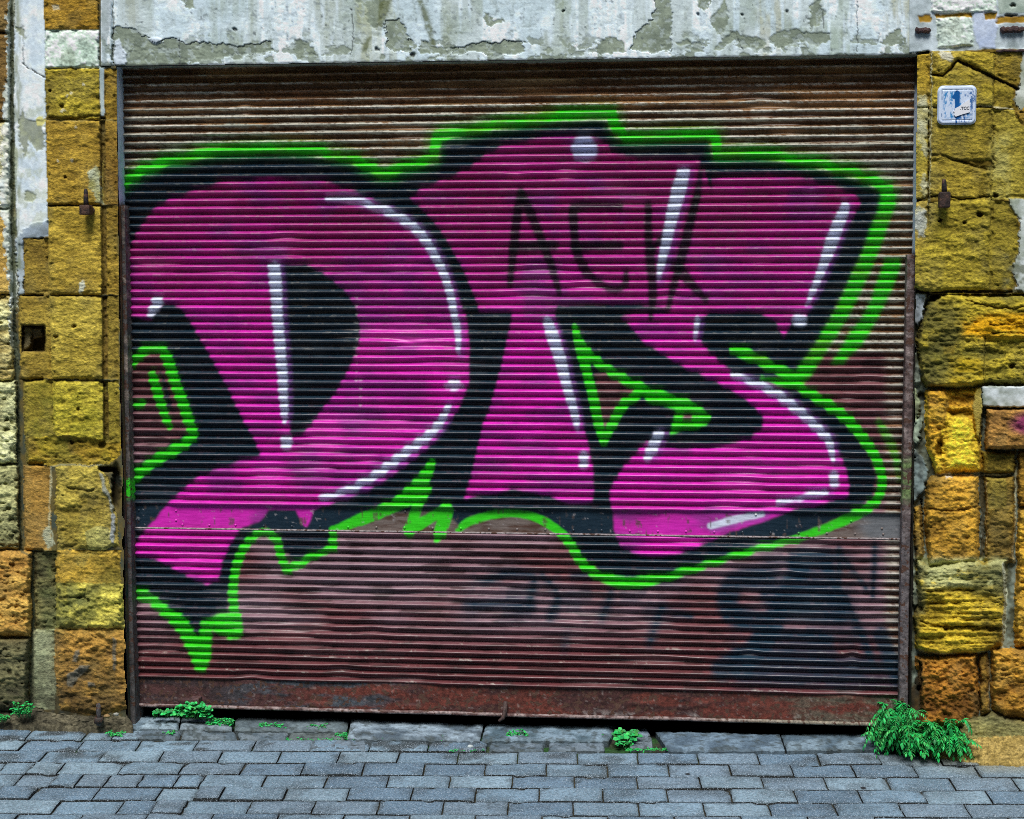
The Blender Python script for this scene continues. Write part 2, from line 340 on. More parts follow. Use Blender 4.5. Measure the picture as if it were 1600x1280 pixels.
I_OUT = [(640, 308), (672, 290), (705, 277), (735, 262), (765, 238), (800, 225), (850, 216), (915, 212), (948, 222), (955, 240), (1000, 247), (1090, 248), (1098, 262), (1112, 300), (1112, 282), (1150, 275),
         (1200, 271), (1270, 282), (1330, 300), (1346, 314), (1335, 336), (1322, 355), (1310, 385), (1300, 410), (1285, 435), (1275, 460), (1268, 480), (1258, 497), (1238, 500), (1225, 528), (1216, 515), (1212, 500), (1170, 486),
         (1112, 488), (1090, 500), (1092, 520), (1096, 535), (1112, 555), (1130, 570), (1160, 592), (1200, 610), (1242, 636), (1262, 650), (1280, 668), (1298, 685), (1310, 708), (1322, 735), (1327, 755), (1325, 775), (1290, 785), (1240, 796),
         (1200, 812), (1135, 833), (1125, 839), (1095, 853), (1062, 864), (1025, 868), (990, 865), (970, 853), (960, 830), (958, 800), (952, 775), (956, 760), (965, 745), (975, 727), (990, 713), (1004, 695), (1012, 690),
         (1060, 702), (1100, 700), (1130, 696), (1168, 687), (1190, 672), (1193, 652), (1177, 634), (1162, 622), (1142, 610), (1117, 596), (1090, 583), (1062, 571), (1040, 557), (1017, 543), (1000, 530), (985, 510), (970, 497), (1000, 490), (1042, 491), (1045, 482),
         (980, 477), (872, 479), (866, 490), (880, 540), (887, 585), (896, 612), (907, 650), (920, 700), (925, 725), (929, 765), (925, 784), (890, 785), (840, 770), (800, 764), (726, 780), (737, 745), (746, 700), (757, 660), (767, 636), (778, 595), (788, 555),
         (802, 490), (750, 487), (746, 474), (730, 435), (715, 405), (695, 368), (672, 340)]
poly(I_OUT, PINK)
stroke([(1098, 250), (1090, 300), (1080, 345)], [8, 10, 8], BLACK, .8, 3)
stroke([(640, 308), (590, 300)], 6, BLACK, .4, 3, False)
# central green
poly([(930, 585), (950, 585), (1000, 612), (968, 640), (945, 680), (935, 640)], BLACK, erase=True)
stroke([(898, 512), (908, 548), (918, 585), (928, 625), (935, 660), (943, 690)], [10, 16, 15, 16, 15, 12], GREEN, 1, 1.6)
stroke([(904, 530), (922, 556), (950, 578), (990, 600), (1030, 617), (1075, 634), (1104, 652)], [10, 15, 15, 15, 16, 18, 14], GREEN, 1, 1.6)
stroke([(944, 690), (958, 660), (975, 632), (1000, 614)], [12, 15, 16, 16], GREEN, 1, 1.6)
poly([(1000, 608), (1040, 618), (1085, 632), (1107, 648), (1105, 665), (1075, 672), (1046, 680), (1052, 656), (1056, 640), (1010, 628)], GREEN, 1, 1)
poly([(1068, 648), (1082, 646), (1080, 656), (1066, 656)], BLACK, erase=True)
# black hand tag "ACK"
BT = np.array([0.010, 0.010, 0.018])
for pts, w in [([(814, 302), (806, 360), (801, 410), (796, 448)], [11, 12, 10, 7]), ([(816, 304), (836, 350), (852, 390), (864, 424), (874, 458)], [11, 12, 11, 10, 7]), ([(802, 386), (868, 384)], 12),
               ([(968, 322), (925, 321), (898, 326), (897, 355), (902, 395), (916, 425), (940, 446), (962, 453), (976, 446), (979, 428)], [10, 10, 13, 11, 12, 12, 10, 10, 9, 7]), ([(898, 386), (968, 384)], 12),
               ([(1013, 318), (1014, 380), (1020, 450), (1017, 500)], [9, 11, 12, 6]), ([(1090, 305), (1078, 350), (1066, 400), (1052, 450), (1044, 482)], [10, 12, 12, 10, 7]),
               ([(1020, 390), (1050, 352)], 8), ([(1040, 410), (1062, 422), (1080, 445), (1102, 468)], [9, 14, 12, 8])]:
    stroke(pts, (np.asarray(w) * 1.25).tolist() if np.ndim(w) else w * 1.25, BT, .9, 3)
# white highlights (each with a thin violet overspray)
VIO = np.array([0.30, 0.10, 0.42])
for pts, w in [([(512, 309), (545, 311), (580, 321), (610, 333), (637, 348), (660, 369), (680, 400), (695, 432), (705, 465), (711, 495), (716, 525), (717, 553)], [8, 11, 13, 14, 15, 15, 14, 13, 12, 11, 10, 6]),
               ([(701, 636), (691, 655), (676, 675), (652, 695), (627, 713), (601, 733), (572, 752), (538, 768), (502, 778)], [9, 13, 14, 15, 15, 14, 13, 11, 7]),
               ([(429, 417), (432, 450), (435, 500), (441, 570), (445, 640), (446, 660)], [19, 19, 17, 16, 12, 5]),
               ([(1068, 270), (1060, 300), (1052, 330), (1042, 375), (1034, 410), (1029, 437)], [20, 22, 20, 16, 12, 7]),
               ([(1320, 326), (1305, 362), (1292, 398), (1280, 430), (1267, 462), (1260, 478)], [16, 20, 18, 13, 9, 5]),
               ([(856, 503), (864, 528), (875, 560), (884, 595), (892, 625), (900, 655), (903, 672)], [16, 20, 18, 16, 14, 11, 6]),
               ([(1030, 677), (1017, 706)], [15, 18]), ([(1090, 500), (1086, 530)], [9, 6]),
               ([(1145, 586), (1178, 598), (1215, 617), (1248, 643), (1274, 666), (1295, 690), (1301, 718)], [8, 12, 14, 15, 14, 13, 7]),
               ([(1290, 768), (1255, 777), (1215, 785)], [10, 10, 6]), ([(1190, 803), (1150, 811), (1110, 822)], [9, 12, 9])]:
    stroke([(a + 4, b + 2) for a, b in pts], [q + 7 for q in w], VIO, .45, 4)
    stroke(pts, w, WHITE, .96, 2)
for x, y, w in [(448, 688, 14), (448, 696, 12), (710, 602, 15), (698, 604, 7), (722, 604, 7), (247, 473, 14), (238, 488, 12), (1012, 714, 10), (912, 712, 13), (912, 724, 12), (1245, 501, 14), (1252, 502, 14), (1302, 743, 13), (1303, 754, 13)]:
    stroke([(x, y), (x + .5, y)], w * 1.25, WHITE, .92, 2.5, False)
stroke([(247, 473), (238, 490)], [17, 12], WHITE, .9, 2, False)
stroke([(913, 233), (914, 235)], 40, [0.48, 0.52, 0.72], .96, 3, False)
# paint chips where hooks have knocked the slats
for x0, y0, y1 in [(557, 465, 600), (1010, 425, 545), (564, 595, 640)]:
    for y in np.arange(y0, y1, 13.0):
        stroke([(x0 - 1.5 + rng.uniform(-2, 2), y), (x0 + 1.5, y + .5)], 1.6, [0.6, 0.6, 0.6], .55, 1.0, False)

def sample(px, py):
    x = np.clip(px - RX0, 0, GX.shape[1] - 2); y = np.clip(py - RY0, 0, GX.shape[0] - 2)
    ix, iy = x.astype(int), y.astype(int); fx, fy = x - ix, y - iy
    def bl(A):
        e = (lambda w: w[..., None]) if A.ndim == 3 else (lambda w: w)
        return (A[iy, ix] * e((1 - fx) * (1 - fy)) + A[iy, ix + 1] * e(fx * (1 - fy)) + A[iy + 1, ix] * e((1 - fx) * fy) + A[iy + 1, ix + 1] * e(fx * fy))
    return bl(PAINT * COV[..., None]), bl(COV)

# ================================================================== ROLLER SHUTTER
shutter = empty('roller_shutter', (0, 0, 0), 'closed corrugated metal roller shutter covered in magenta, black and green graffiti', 'roller shutter')
def zpx(y, x=600): return float(on_wall(x, y, 0.0)[2])
Z_TOP = SH + 0.06
zu0, zu1 = zpx(177.5), zpx(786); PU = (zu0 - zu1) / 47
zl0, zl1 = zpx(830), zpx(1061); PL = (zl0 - zl1) / 19
Z_PL_T, Z_PL_B = zpx(790), zpx(829)
Z_BB_T, Z_BB_B = zpx(1067), zpx(1109)
AMP = 0.0185
def base_color(px, py, t, out01):
    """unpainted metal: pale old paint and rust above, red-brown primer below"""
    st = fbm(px / 46, py / 4.5, 21, 5, .62); st2 = fbm(px / 120, py / 9, 22, 4); fine = fbm(px / 7, py / 3, 23, 3, .7)
    pale = mix3(np.broadcast_to(np.array([0.40, 0.37, 0.30]), px.shape + (3,)), [0.30, 0.33, 0.27], st2)
    rust = mix3(np.broadcast_to(np.array([0.19, 0.090, 0.036]), px.shape + (3,)), [0.060, 0.030, 0.014], fine)
    rust = mix3(rust, [0.28, 0.155, 0.065], ss(.5, .75, st2))
    topr = 1 - ss(118, 205, py + 26 * (fbm(px / 150, py / 60, 29, 2) - .5) - px * 0.012 + 10)
    r = ss(0.38, 0.60, st * 0.55 + st2 * 0.2 + fine * 0.25 + topr * 0.27 - (out01 - 0.42) * 0.30 + 0.02)
    up = mix3(pale, rust, np.clip(r, 0, 1))
    prim = mix3(np.broadcast_to(np.array([0.165, 0.058, 0.066]), px.shape + (3,)), [0.25, 0.150, 0.180], ss(.3, .7, fbm(px / 160, py / 80, 31, 3)) * ss(560, 800, py) * (1 - ss(950, 1030, py)))
    prim = mix3(prim, [0.105, 0.022, 0.024], ss(960, 1060, py) * .7)
    prim = mix3(prim, [0.36, 0.31, 0.27], ss(.62, .72, fine * .5 + st * .5) * (0.25 + .75 * ss(980, 1040, py)) * ss(.35, .8, out01))
    prim = mix3(prim, [0.04, 0.018, 0.018], ss(.54, .72, fbm(px / 40, py / 6, 37, 4)) * .7)
    fl = ss(.46, .55, fbm(px / 6, py / 2.4, 25, 3, .7)) * ss(.45, .75, out01) * ss(.35, .6, fbm(px / 140, py / 12, 26, 3))
    up = mix3(up, [0.52, 0.49, 0.42], fl * .85 * (.35 + .65 * ss(120, 170, py)))
    up = mix3(up, [0.035, 0.018, 0.008], ss(.56, .66, fbm(px / 5, py / 2.4, 27, 3, .7)) * .7 * ss(.2, .5, out01) * (1 - ss(.85, 1.0, out01)))
    up = up * (1 + .9 * (1 - ss(120, 215, py)))[..., None]  # top rows brightened in the colour to offset the lintel's shade
    edge = ss(548, 556, py + 3 * (fine - .5) + (0) )
    # right-hand margin stays bare and rusty
    bare = ss(1372, 1392, px + 14 * (st2 - .5)) * (1 - ss(1000, 1060, py))
    k = edge * (1 - .75 * bare)
    c = mix3(up, prim, k)
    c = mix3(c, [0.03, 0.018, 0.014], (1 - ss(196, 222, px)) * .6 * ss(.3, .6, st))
    return c
def curtain(name, z_hi, z_lo, zc, pitch, label=None):
    # zc: height of one ridge line; ridges repeat every pitch
    NX = 640
    dz = pitch / 12.0
    zs = np.arange(z_hi, z_lo - dz * .5, -dz); zs[-1] = z_lo
    xs = np.linspace(-SW / 2 - 0.012, SW / 2 + 0.012, NX)
    X, Z = np.meshgrid(xs, zs)
    Zw = Z + 0.0034 * (fbm(X * 1.7, Z * 3, 61, 2) - .5) + 0.0026 * (fbm(X * 5, Z * 26, 62, 3) - .5)
    ph = (zc - Zw) / pitch + 0.15
    slat = np.floor(ph); t = ph - slat
    prof = np.where(t < .40, ss(-.02, .42, t), 1 - ss(.38, .88, t) ** .95)      # a ledge that catches the light, then a long under-side
    out01 = prof
    jit = (_hash(slat, slat * 0, 71) - .5)
    Yo = -AMP * prof * (1 + .12 * jit) - 0.0022 * jit - 0.006 * (fbm(X * 1.6, Z * 2.2, 63, 3) - .5) - 0.0030 * (fbm(X * 6 + slat * 3.7, slat * 5.1, 64, 3) - .5)
    dent = 0.008 * ss(.62, .80, fbm(X * 2.6 + 4, Z * 9, 66, 3))
    Yo = Yo + dent * prof
    r2 = np.random.default_rng(int(pitch * 1e6))
    for _ in range(26):
        cx, cz_ = r2.uniform(-SW / 2, SW / 2), r2.uniform(z_lo, z_hi); rx, rz = r2.uniform(.02, .12), r2.uniform(.012, .03)
        g = np.exp(-((X - cx) / rx) ** 2 - ((Z - cz_) / rz) ** 2); Yo = Yo + g * r2.uniform(.003, .009) * prof; Zw = Zw + g * r2.uniform(-.004, .004)
    px, py = proj(np.stack([X, np.zeros_like(X), Z], -1))
    # spray lands slat by slat: pull the sampling height towards the slat's own centre
    zcen = zc - (slat + .45 - 0.15) * pitch
    zsmp = mix(Z, zcen, 0.45)
    sx, sy = proj(np.stack([X, np.zeros_like(X), zsmp], -1))
    C, A = sample(sx, sy)
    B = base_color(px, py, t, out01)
    # worn paint: scratches through to the metal on the ridges
    wear = ss(.70, .78, fbm(px / 20, py / 2.2, 81, 4, .6)) * ss(.5, .9, out01) * .40
    wear = np.maximum(wear, ss(.63, .70, fbm(px / 9, py / 2.6, 83, 3, .6)) * .30 * ss(.2, .6, out01))
    wear = np.clip(wear + .45 * (1 - ss(.0, .4, out01)) * ss(.40, .65, fbm(px / 25, py / 5, 87, 3)), 0, 1)
    A2 = A * (1 - wear * .6); C = C * (A2 / np.maximum(A, 1e-6))[..., None]
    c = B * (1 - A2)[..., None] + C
    dust = ss(.55, .8, fbm(px / 60, py / 30, 85, 4)) * .05
    c = mix3(c, [0.35, 0.34, 0.33], dust)
    P = np.stack([X, Yo, Zw], -1)
    o = link(name, grid_mesh(name, P, c), M_SHUT, shutter, label)
    return o
curtain('slat_curtain', Z_TOP, Z_PL_T - 0.004, zu0, PU, 'tall upper curtain of ribbed slats, rusty at its top')
curtain('slat_curtain', Z_PL_B + 0.004, Z_BB_T - 0.002, zl0, PL, 'low red-brown curtain of ribbed slats under the flat plate')

# flat joint plate with rivets
def sheet(name, x0, x1, z0, z1, Y, nx, nz, colf, parent, m, bulge=None, label=None):
    X, Z = np.meshgrid(np.linspace(x0, x1, nx), np.linspace(z1, z0, nz))
    Yo = np.full_like(X, Y) + (bulge(X, Z) if bulge else 0)
    px, py = proj(np.stack([X, np.zeros_like(X), Z], -1))
    return link(name, grid_mesh(name, np.stack([X, Yo, Z], -1), colf(px, py)), m, parent, label)
def plate_col(px, py):
    C, A = sample(px, py); n = fbm(px / 30, py / 6, 91, 4); n2 = fbm(px / 5, py / 22, 92, 3)
    B = mix3(np.broadcast_to(np.array([0.17, 0.135, 0.12]), px.shape + (3,)), [0.085, 0.045, 0.032], ss(.4, .7, n))
    B = mix3(B, [0.17, 0.19, 0.21], ss(1325, 1365, px + 30 * (n - .5)) * .8)
    A2 = A * (1 - .75 * ss(.66, .76, n2) * ss(.4, .6, n)); C = C * (A2 / np.maximum(A, 1e-6))[..., None]
    c = B * (1 - A2)[..., None] + C
    c = mix3(c, [0.42, 0.40, 0.42], ss(.73, .80, fbm(px / 8, py / 6, 93, 4, .65)) * .45)
    return c
plate = sheet('joint_plate', -SW / 2 - .01, SW / 2 + .01, Z_PL_B, Z_PL_T, -0.004, 620, 26, plate_col, shutter, M_SHUT,
              lambda X, Z: -0.0025 * (fbm(X * 5, Z * 12, 95, 2) - .5), 'flat riveted steel plate joining the two slat curtains')
mb = MB(); mb.box((-SW / 2 - .01, -0.0135, Z_PL_B - .004), (SW / 2 + .01, 0.0, Z_PL_B + 0.0005), lin([150, 140, 140]), 0.002)
link('plate_lip', mb.mesh('plate_lip'), M_IRON, plate)
def rivet_mesh(p, r, col):
    m = MB(); vs = []; fs = []
    n = 10
    for k, (rr, hh) in enumerate([(1, 0), (.85, .35), (.5, .6)]):
        for i in range(n): a = 2 * math.pi * i / n; vs.append((p[0] + r * rr * math.cos(a), p[1] - r * hh, p[2] + r * rr * math.sin(a)))
    vs.append((p[0], p[1] - r * .68, p[2]))
    for k in range(2):
        for i in range(n): fs.append((k * n + i, k * n + (i + 1) % n, (k + 1) * n + (i + 1) % n, (k + 1) * n + i))
    for i in range(n): fs.append((2 * n + i, 2 * n + (i + 1) % n, 3 * n))
    m.add(vs, fs, col); return m.mesh('rivet', True)
rv = [(217, 797), (217, 813), (275, 798), (275, 813), (285, 820), (327, 820.5), (368, 820.5)] + [(x, 821.5 + (x - 400) * .0135) for x in range(412, 1400, 44)] + [(1330, 814), (1378, 826), (1181, 804), (633, 799)]
for x, y in rv:
    C, A = sample(np.array([float(x)]), np.array([float(y)])); c = C[0] + (1 - A[0]) * np.array([.16, .13, .12])
    p = on_wall(x, y, -0.005); link('rivet', rivet_mesh(p, 0.0042, np.clip(c * 1.15 + .012, 0, .8)), M_SHUT, plate)

# bottom bar: rusty angle section with a lip, bent up at its right end
def bar_col(px, py):
    n = fbm(px / 60, py / 14, 101, 5, .6); f = fbm(px / 6, py / 5, 102, 3, .7)
    c = mix3(np.broadcast_to(np.array([0.125, 0.030, 0.020]), px.shape + (3,)), [0.055, 0.020, 0.018], ss(.4, .65, n))
    c = mix3(c, [0.030, 0.030, 0.036], (1 - ss(380, 520, px + 120 * (n - .5))) * .55)
    c = mix3(c, [0.06, 0.075, 0.09], ss(.42, .6, n) * ss(320, 430, px) * (1 - ss(560, 660, px)) * .9)
    rel = py - (1108 + (px - 213) * .0268)
    c = mix3(c, [0.23, 0.20, 0.19], ss(.52, .66, n * .6 + f * .4) * ss(860, 940, px) * ss(-22, -12, rel) * .75)
    c = mix3(c, [0.14, 0.13, 0.09], ss(1160, 1300, px) * ss(.35, .6, n) * .7)
    c = mix3(c, [0.32, 0.28, 0.26], ss(.70, .78, f) * .35)
    return c
def lift(X): return 0.012 * ss(.75, 1.3, X) * 0
bar = sheet('bottom_bar', -SW / 2 - .005, SW / 2 + .005, Z_BB_B, Z_BB_T, -0.006, 560, 24, bar_col, shutter, M_IRON,
            lambda X, Z: -0.004 * (fbm(X * 3, Z * 9, 103, 3) - .5) - 0.003 * ss(.64, .8, fbm(X * 9, Z * 30, 104, 2)), 'rusty red-brown flat bottom bar of the shutter')
X, K = np.meshgrid(np.linspace(-SW / 2 - .005, SW / 2 + .005, 420), np.linspace(0, 1, 9))
ang = K * np.pi * 1.25
wob = 0.004 * (fbm(X * 4, X * 0, 105, 3) - .5) + 0.010 * ss(.35, .6, X) * (1 - ss(.9, 1.1, X)) * .35 * fbm(X * 6, X * 0, 107, 2)
P = np.stack([X, -0.010 - 0.007 * np.sin(ang), Z_BB_B + 0.0065 * np.cos(ang) - .004 + wob], -1)
px, py = proj(P)
lc = mix3(np.broadcast_to(np.array([0.26, 0.20, 0.19]), px.shape + (3,)), [0.10, 0.05, 0.045], ss(.45, .65, fbm(px / 14, py / 4, 106, 4)))
lc = mix3(lc, [0.27, 0.25, 0.18], ss(1050, 1250, px) * .7)
link('bar_lip', grid_mesh('bar_lip', P, lc), M_IRON, bar)
# latch hook under the bar and a bent lug at the left
mb = MB(); a = on_wall(790, 1096, -0.018); b = on_wall(789, 1112, -0.024); c2 = on_wall(786, 1122, -0.03); d2 = on_wall(779, 1127, -0.035)
mb.tube([a, b, c2, d2], [.007, .008, .007, .004], [.07, .045, .04], 8); link('latch_hook', mb.mesh('latch_hook', True), M_IRON, bar)
mb = MB(); q = on_wall(308, 1092, -0.012); mb.box((q[0] - .017, -0.05, q[2] - .012), (q[0] + .017, -0.008, q[2] + .010), [.10, .055, .055], .003)
link('lug', mb.mesh('lug'), M_IRON, bar)

# guide rails
def rail(name, x0, x1, zt, zb, colf, label):
    nz = 260; zs = np.linspace(zt, zb, nz)
    prof = [(x0, 0.03), (x0, -0.057), (x0 + .003, -0.060), (x1 - .003, -0.060), (x1, -0.057), (x1, 0.03)]
    P = np.zeros((nz, len(prof), 3))
    for i, (x, y) in enumerate(prof):
        P[:, i] = np.stack([x + 0.0025 * (vn(zs * 2.5, zs * 0 + 3, 5) - .5), np.full(nz, y), zs], -1)
    px, py = proj(P)
    return link(name, grid_mesh(name, P, colf(px, py), smooth=False), M_IRON, shutter, label)
def rail_l(px, py):
    n = fbm(px / 6, py / 14, 111, 4)
    c = mix3(np.broadcast_to(np.array([.075, .070, .068]), px.shape + (3,)), [.22, .18, .15], ss(.5, .7, n) * (1 - ss(740, 760, py)))
    c = mix3(c, GREEN, ss(745, 753, py) * (1 - ss(770, 785, py)))
    return c
def rail_r(px, py):
    n = fbm(px / 5, py / 8, 112, 4, .65); c = mix3(np.broadcast_to(np.array([.095, .062, .058]), px.shape + (3,)), [.26, .21, .20], ss(.45, .68, n))
    c = mix3(c, [.10, .10, .11], ss(760, 860, py) * .6); c = mix3(c, [.12, .22, .05], ss(700, 730, py) * (1 - ss(770, 800, py)) * ss(.4, .6, n) * .8); return c
xl = float(on_wall(191.5, 800, -.06)[0]); rail('guide_rail', xl, xl + .028, zpx(322, 200), GZ, rail_l, 'dark narrow steel guide rail at the left edge')
xr = float(on_wall(1410, 800, -.06)[0]); rail('guide_rail', xr, xr + .028, zpx(398, 1415), GZ, rail_r, 'rust-brown steel guide rail at the right edge')

# ================================================================== FACADE (relief meshes)
facade = empty('shop_facade', (0, YW, GZ), 'weathered ochre sandstone facade with peeling white plaster around the shutter opening', 'facade')
class Relief:
    def __init__(s, x0, x1, y0, y1, step):
        s.X, s.Y = np.meshgrid(np.arange(x0, x1 + .01, step), np.arange(y0, y1 + .01, step))
        s.h = np.zeros(s.X.shape); s.c = np.zeros(s.X.shape + (3,)); s.id = np.zeros(s.X.shape, int); s.names = {0: ('mortar', None)}
        s.wx = s.X + 2.2 * (vn(s.X / 2.6, s.Y / 2.6, 205) - .5) + 5 * (fbm(s.X / 22, s.Y / 22, 201, 3) - .5) + 2.5 * (fbm(s.X / 6, s.Y / 6, 203, 2) - .5)
        s.wy = s.Y + 5 * (fbm(s.X / 22, s.Y / 22, 202, 3) - .5) + 2.5 * (fbm(s.X / 6, s.Y / 6, 204, 2) - .5)
        s.hit = np.zeros(s.X.shape, bool)
    def fill(s, h, col):
        s.h[:] = h; s.c[:] = col
    def sd(s, pts, warp=1.0):
        X = mix(s.X, s.wx, warp); Y = mix(s.Y, s.wy, warp); ins = np.zeros(X.shape, bool); D = np.full(X.shape, 1e9); n = len(pts)
        for i in range(n):
            (xa, ya), (xb, yb) = pts[i], pts[(i + 1) % n]
            dx, dy = xb - xa, yb - ya; t = np.clip(((X - xa) * dx + (Y - ya) * dy) / (dx * dx + dy * dy + 1e-9), 0, 1)
            D = np.minimum(D, np.hypot(X - xa - t * dx, Y - ya - t * dy))
            if ya != yb: ins ^= ((ya > Y) != (yb > Y)) & (X < dx * (Y - ya) / dy + xa)
        return np.where(ins, -D, D)
    def block(s, pts, h, c1, c2, rough=.004, r=5, warp=1.0, seed=0, name='stone_block', label=None, an=2.2, sc=14, pits=.0, tilt=(0, 0), dome=0.0, contrast=1.0, streak=0.0, grow=1.1):
        d = s.sd(pts, warp) - grow; m = ss(0, 1, np.clip(-d / r, 0, 1)) ** .6
        X, Y = s.X, s.Y
        n = fbm(X / (sc * an), Y / sc, 300 + seed, 5, .58); big = fbm(X / 60, Y / 50, 400 + seed, 3); fn = fbm(X / 7, Y / 3.6, 500 + seed, 3, .6)
        hb = h + rough * 2 * (n - .5) * 1.6 + rough * 1.0 * (fn - .5) + rough * 1.4 * (big - .5) + dome * np.clip(-d / 40, 0, 1)
        cx, cy = np.mean([p[0] for p in pts]), np.mean([p[1] for p in pts])
        hb = hb + tilt[0] * (X - cx) / 100 + tilt[1] * (Y - cy) / 100
        ch = ss(.54, .68, fbm(X / 13, Y / 11, 340 + seed, 3)) * (1 - ss(2, 10, -d)); hb = hb - ch * (.004 + rough)
        if pits:
            p = ss(.62, .80, fbm(X / 9, Y / 6, 600 + seed, 3)) * pits; p += ss(.66, .78, fbm(X / 22, Y / 14, 620 + seed, 3)) * pits * 1.2
            hb = hb - p * .012
        if streak: hb = hb + streak * 2 * (fbm(X / 160, Y / 6.5, 640 + seed, 4, .6) - .5)
        ins = d < 0
        s.h = np.where(ins, mix(s.h, hb, m), s.h)
        k = np.clip((big - .5) * 1.6 * contrast + (n - .5) * 1.7 * contrast + .5, 0, 1)
        c = mix3(np.broadcast_to(lin(c1), X.shape + (3,)), lin(c2), k)
        c = c * (1 + 1.0 * (fn - .5) + .75 * (vn(X / 2.6, Y / 2.2, 660 + seed) - .5))[..., None]
        if pits: c = c * (1 - .35 * np.clip(p, 0, 1))[..., None]
        c = c * (1 - .25 * ch)[..., None]
        gr = ss(.56, .72, fbm(X / 34, Y / 46, 360 + seed, 4)); c = mix3(c, lin([92, 86, 58]), gr * .30)
        c = c * (1.42 * np.array([.98, 1.08, .92])) + np.array([0, 0, .004]); c = mix3(c, np.repeat(c.mean(-1, keepdims=True), 3, -1) * np.array([1.05, 1.05, .8]), np.full(X.shape, .07))
        s.c = np.where(ins[..., None], c, s.c)
        if name:
            i = max(s.names) + 1; s.names[i] = (name, label); s.id = np.where(ins, i, s.id)
        return d
    def patch(s, pts, dh, col, col2=None, warp=1.6, seed=0, soft=1.2, alpha=1.0, name=None, label=None, thick=None):
        """a coat, stain or flake lying on what is below"""
        d = s.sd(pts, warp); m = ss(soft, -soft, d) if False else 1 - ss(-soft, soft, d)
        n = fbm(s.X / 18, s.Y / 18, 700 + seed, 4)
        c = np.broadcast_to(lin(col), s.X.shape + (3,))
        if col2 is not None: c = mix3(c, lin(col2), np.clip((n - .5) * 2.2 + .5, 0, 1))
        c = c * (1 + .25 * (fbm(s.X / 4, s.Y / 4, 720 + seed, 2) - .5))[..., None]
        s.c = s.c * (1 - (m * alpha)[..., None]) + c * (m * alpha)[..., None]
        if thick is not None: s.h = mix(s.h, thick + .001 * (n - .5), m)
        else: s.h = s.h + dh * m
        if name:
            i = max(s.names) + 1; s.names[i] = (name, label); s.id = np.where(d < 0, i, s.id)
    def hole(s, x, y, r, depth, col=(40, 32, 18), ry=None):
        d = np.hypot((s.wx - x) / r, (s.wy - y) / (ry or r)); m = 1 - ss(.55, 1.1, d); s.h = s.h - depth * m
        s.c = mix3(s.c, lin(col), m * .75)
    def spot(s, x, y, r, col, a=.9):
        m = 1 - ss(.6, 1.1, np.hypot(s.wx - x, s.wy - y) / r); s.c = mix3(s.c, lin(col), m * a)
    def line(s, pts, w, dh, col, a=1.0, seed=0, soft=.5):
        D = np.full(s.X.shape, 1e9); X = mix(s.X, s.wx, .9); Y = mix(s.Y, s.wy, .9)
        for (xa, ya), (xb, yb) in zip(pts[:-1], pts[1:]):
            dx, dy = xb - xa, yb - ya; t = np.clip(((X - xa) * dx + (Y - ya) * dy) / (dx * dx + dy * dy + 1e-9), 0, 1)
            D = np.minimum(D, np.hypot(X - xa - t * dx, Y - ya - t * dy))
        w2 = w * (.6 + .8 * vn(s.X / 12, s.Y / 12, 800 + seed)); m = 1 - ss(w2 * soft, w2 * 1.1, D)
        s.h = s.h + dh * m; s.c = mix3(s.c, lin(col), m * a)
    def stain(s, pts, col, a=.5, soft=14, seed=0, sx=10, sy=40, lo=.35, hi=.7):
        d = s.sd(pts, 1.0); m = (1 - ss(-soft, soft, d)) * ss(lo, hi, fbm(s.X / sx, s.Y / sy, 840 + seed, 4)) * a
        s.c = mix3(s.c, lin(col), m)
    def build(s, parent, keep=None, mats=None):
        stone = np.isin(s.id, [i for i, (a, b) in s.names.items() if 'stone' in a]).astype(float)      # weathering carries colour from block to block
        if stone.any():
            den = np.maximum(boxblur(boxblur(stone, 9), 9), 1e-3)
            soft = np.stack([boxblur(boxblur(s.c[..., k] * stone, 9), 9) / den for k in range(3)], -1)
            s.c = s.c + (soft - s.c) * (.24 * stone * ss(.25, .7, den))[..., None]
        P = on_wall(s.X, s.Y, YW - s.h)
        fid = s.id[:-1, :-1]
        k = np.ones(fid.shape, bool) if keep is None else keep[:-1, :-1] & keep[1:, 1:] & keep[1:, :-1] & keep[:-1, 1:]
        for i, (nm, lb) in s.names.items():
            f = (fid == i) & k
            if f.sum() < 12: continue
            if i == 0:
                P0 = on_wall(s.X, s.Y, YW - s.h + .004 * (s.id != 0)); link(nm, grid_mesh(nm, P0, s.c, k), M_PLASTER, parent, lb); continue
            link(nm, grid_mesh(nm, P, s.c, f), M_PLASTER if ('plaster' in nm or 'mortar' in nm or 'lintel' in nm) else M_STONE, parent, lb)

# ---- left side -------------------------------------------------
Lf = Relief(-90, 204, -80, 1150, 1.5)
Lf.fill(-0.016, lin([104, 92, 50])); Lf.h = np.where(Lf.X > 68, .008, Lf.h)
X, Y = Lf.X, Lf.Y
Lf.c = mix3(Lf.c, lin([70, 78, 66]), ss(.35, .7, fbm(X / 14, Y / 22, 1, 4)))
def q4(xa, xb, ya, yb, la=0., lb=None):
    lb = la if lb is None else lb
    return [(xa, ya), (xb, ya), (xb + lb, yb), (xa + la, yb)]
OCH1, OCH2 = (124, 94, 20), (172, 138, 40)
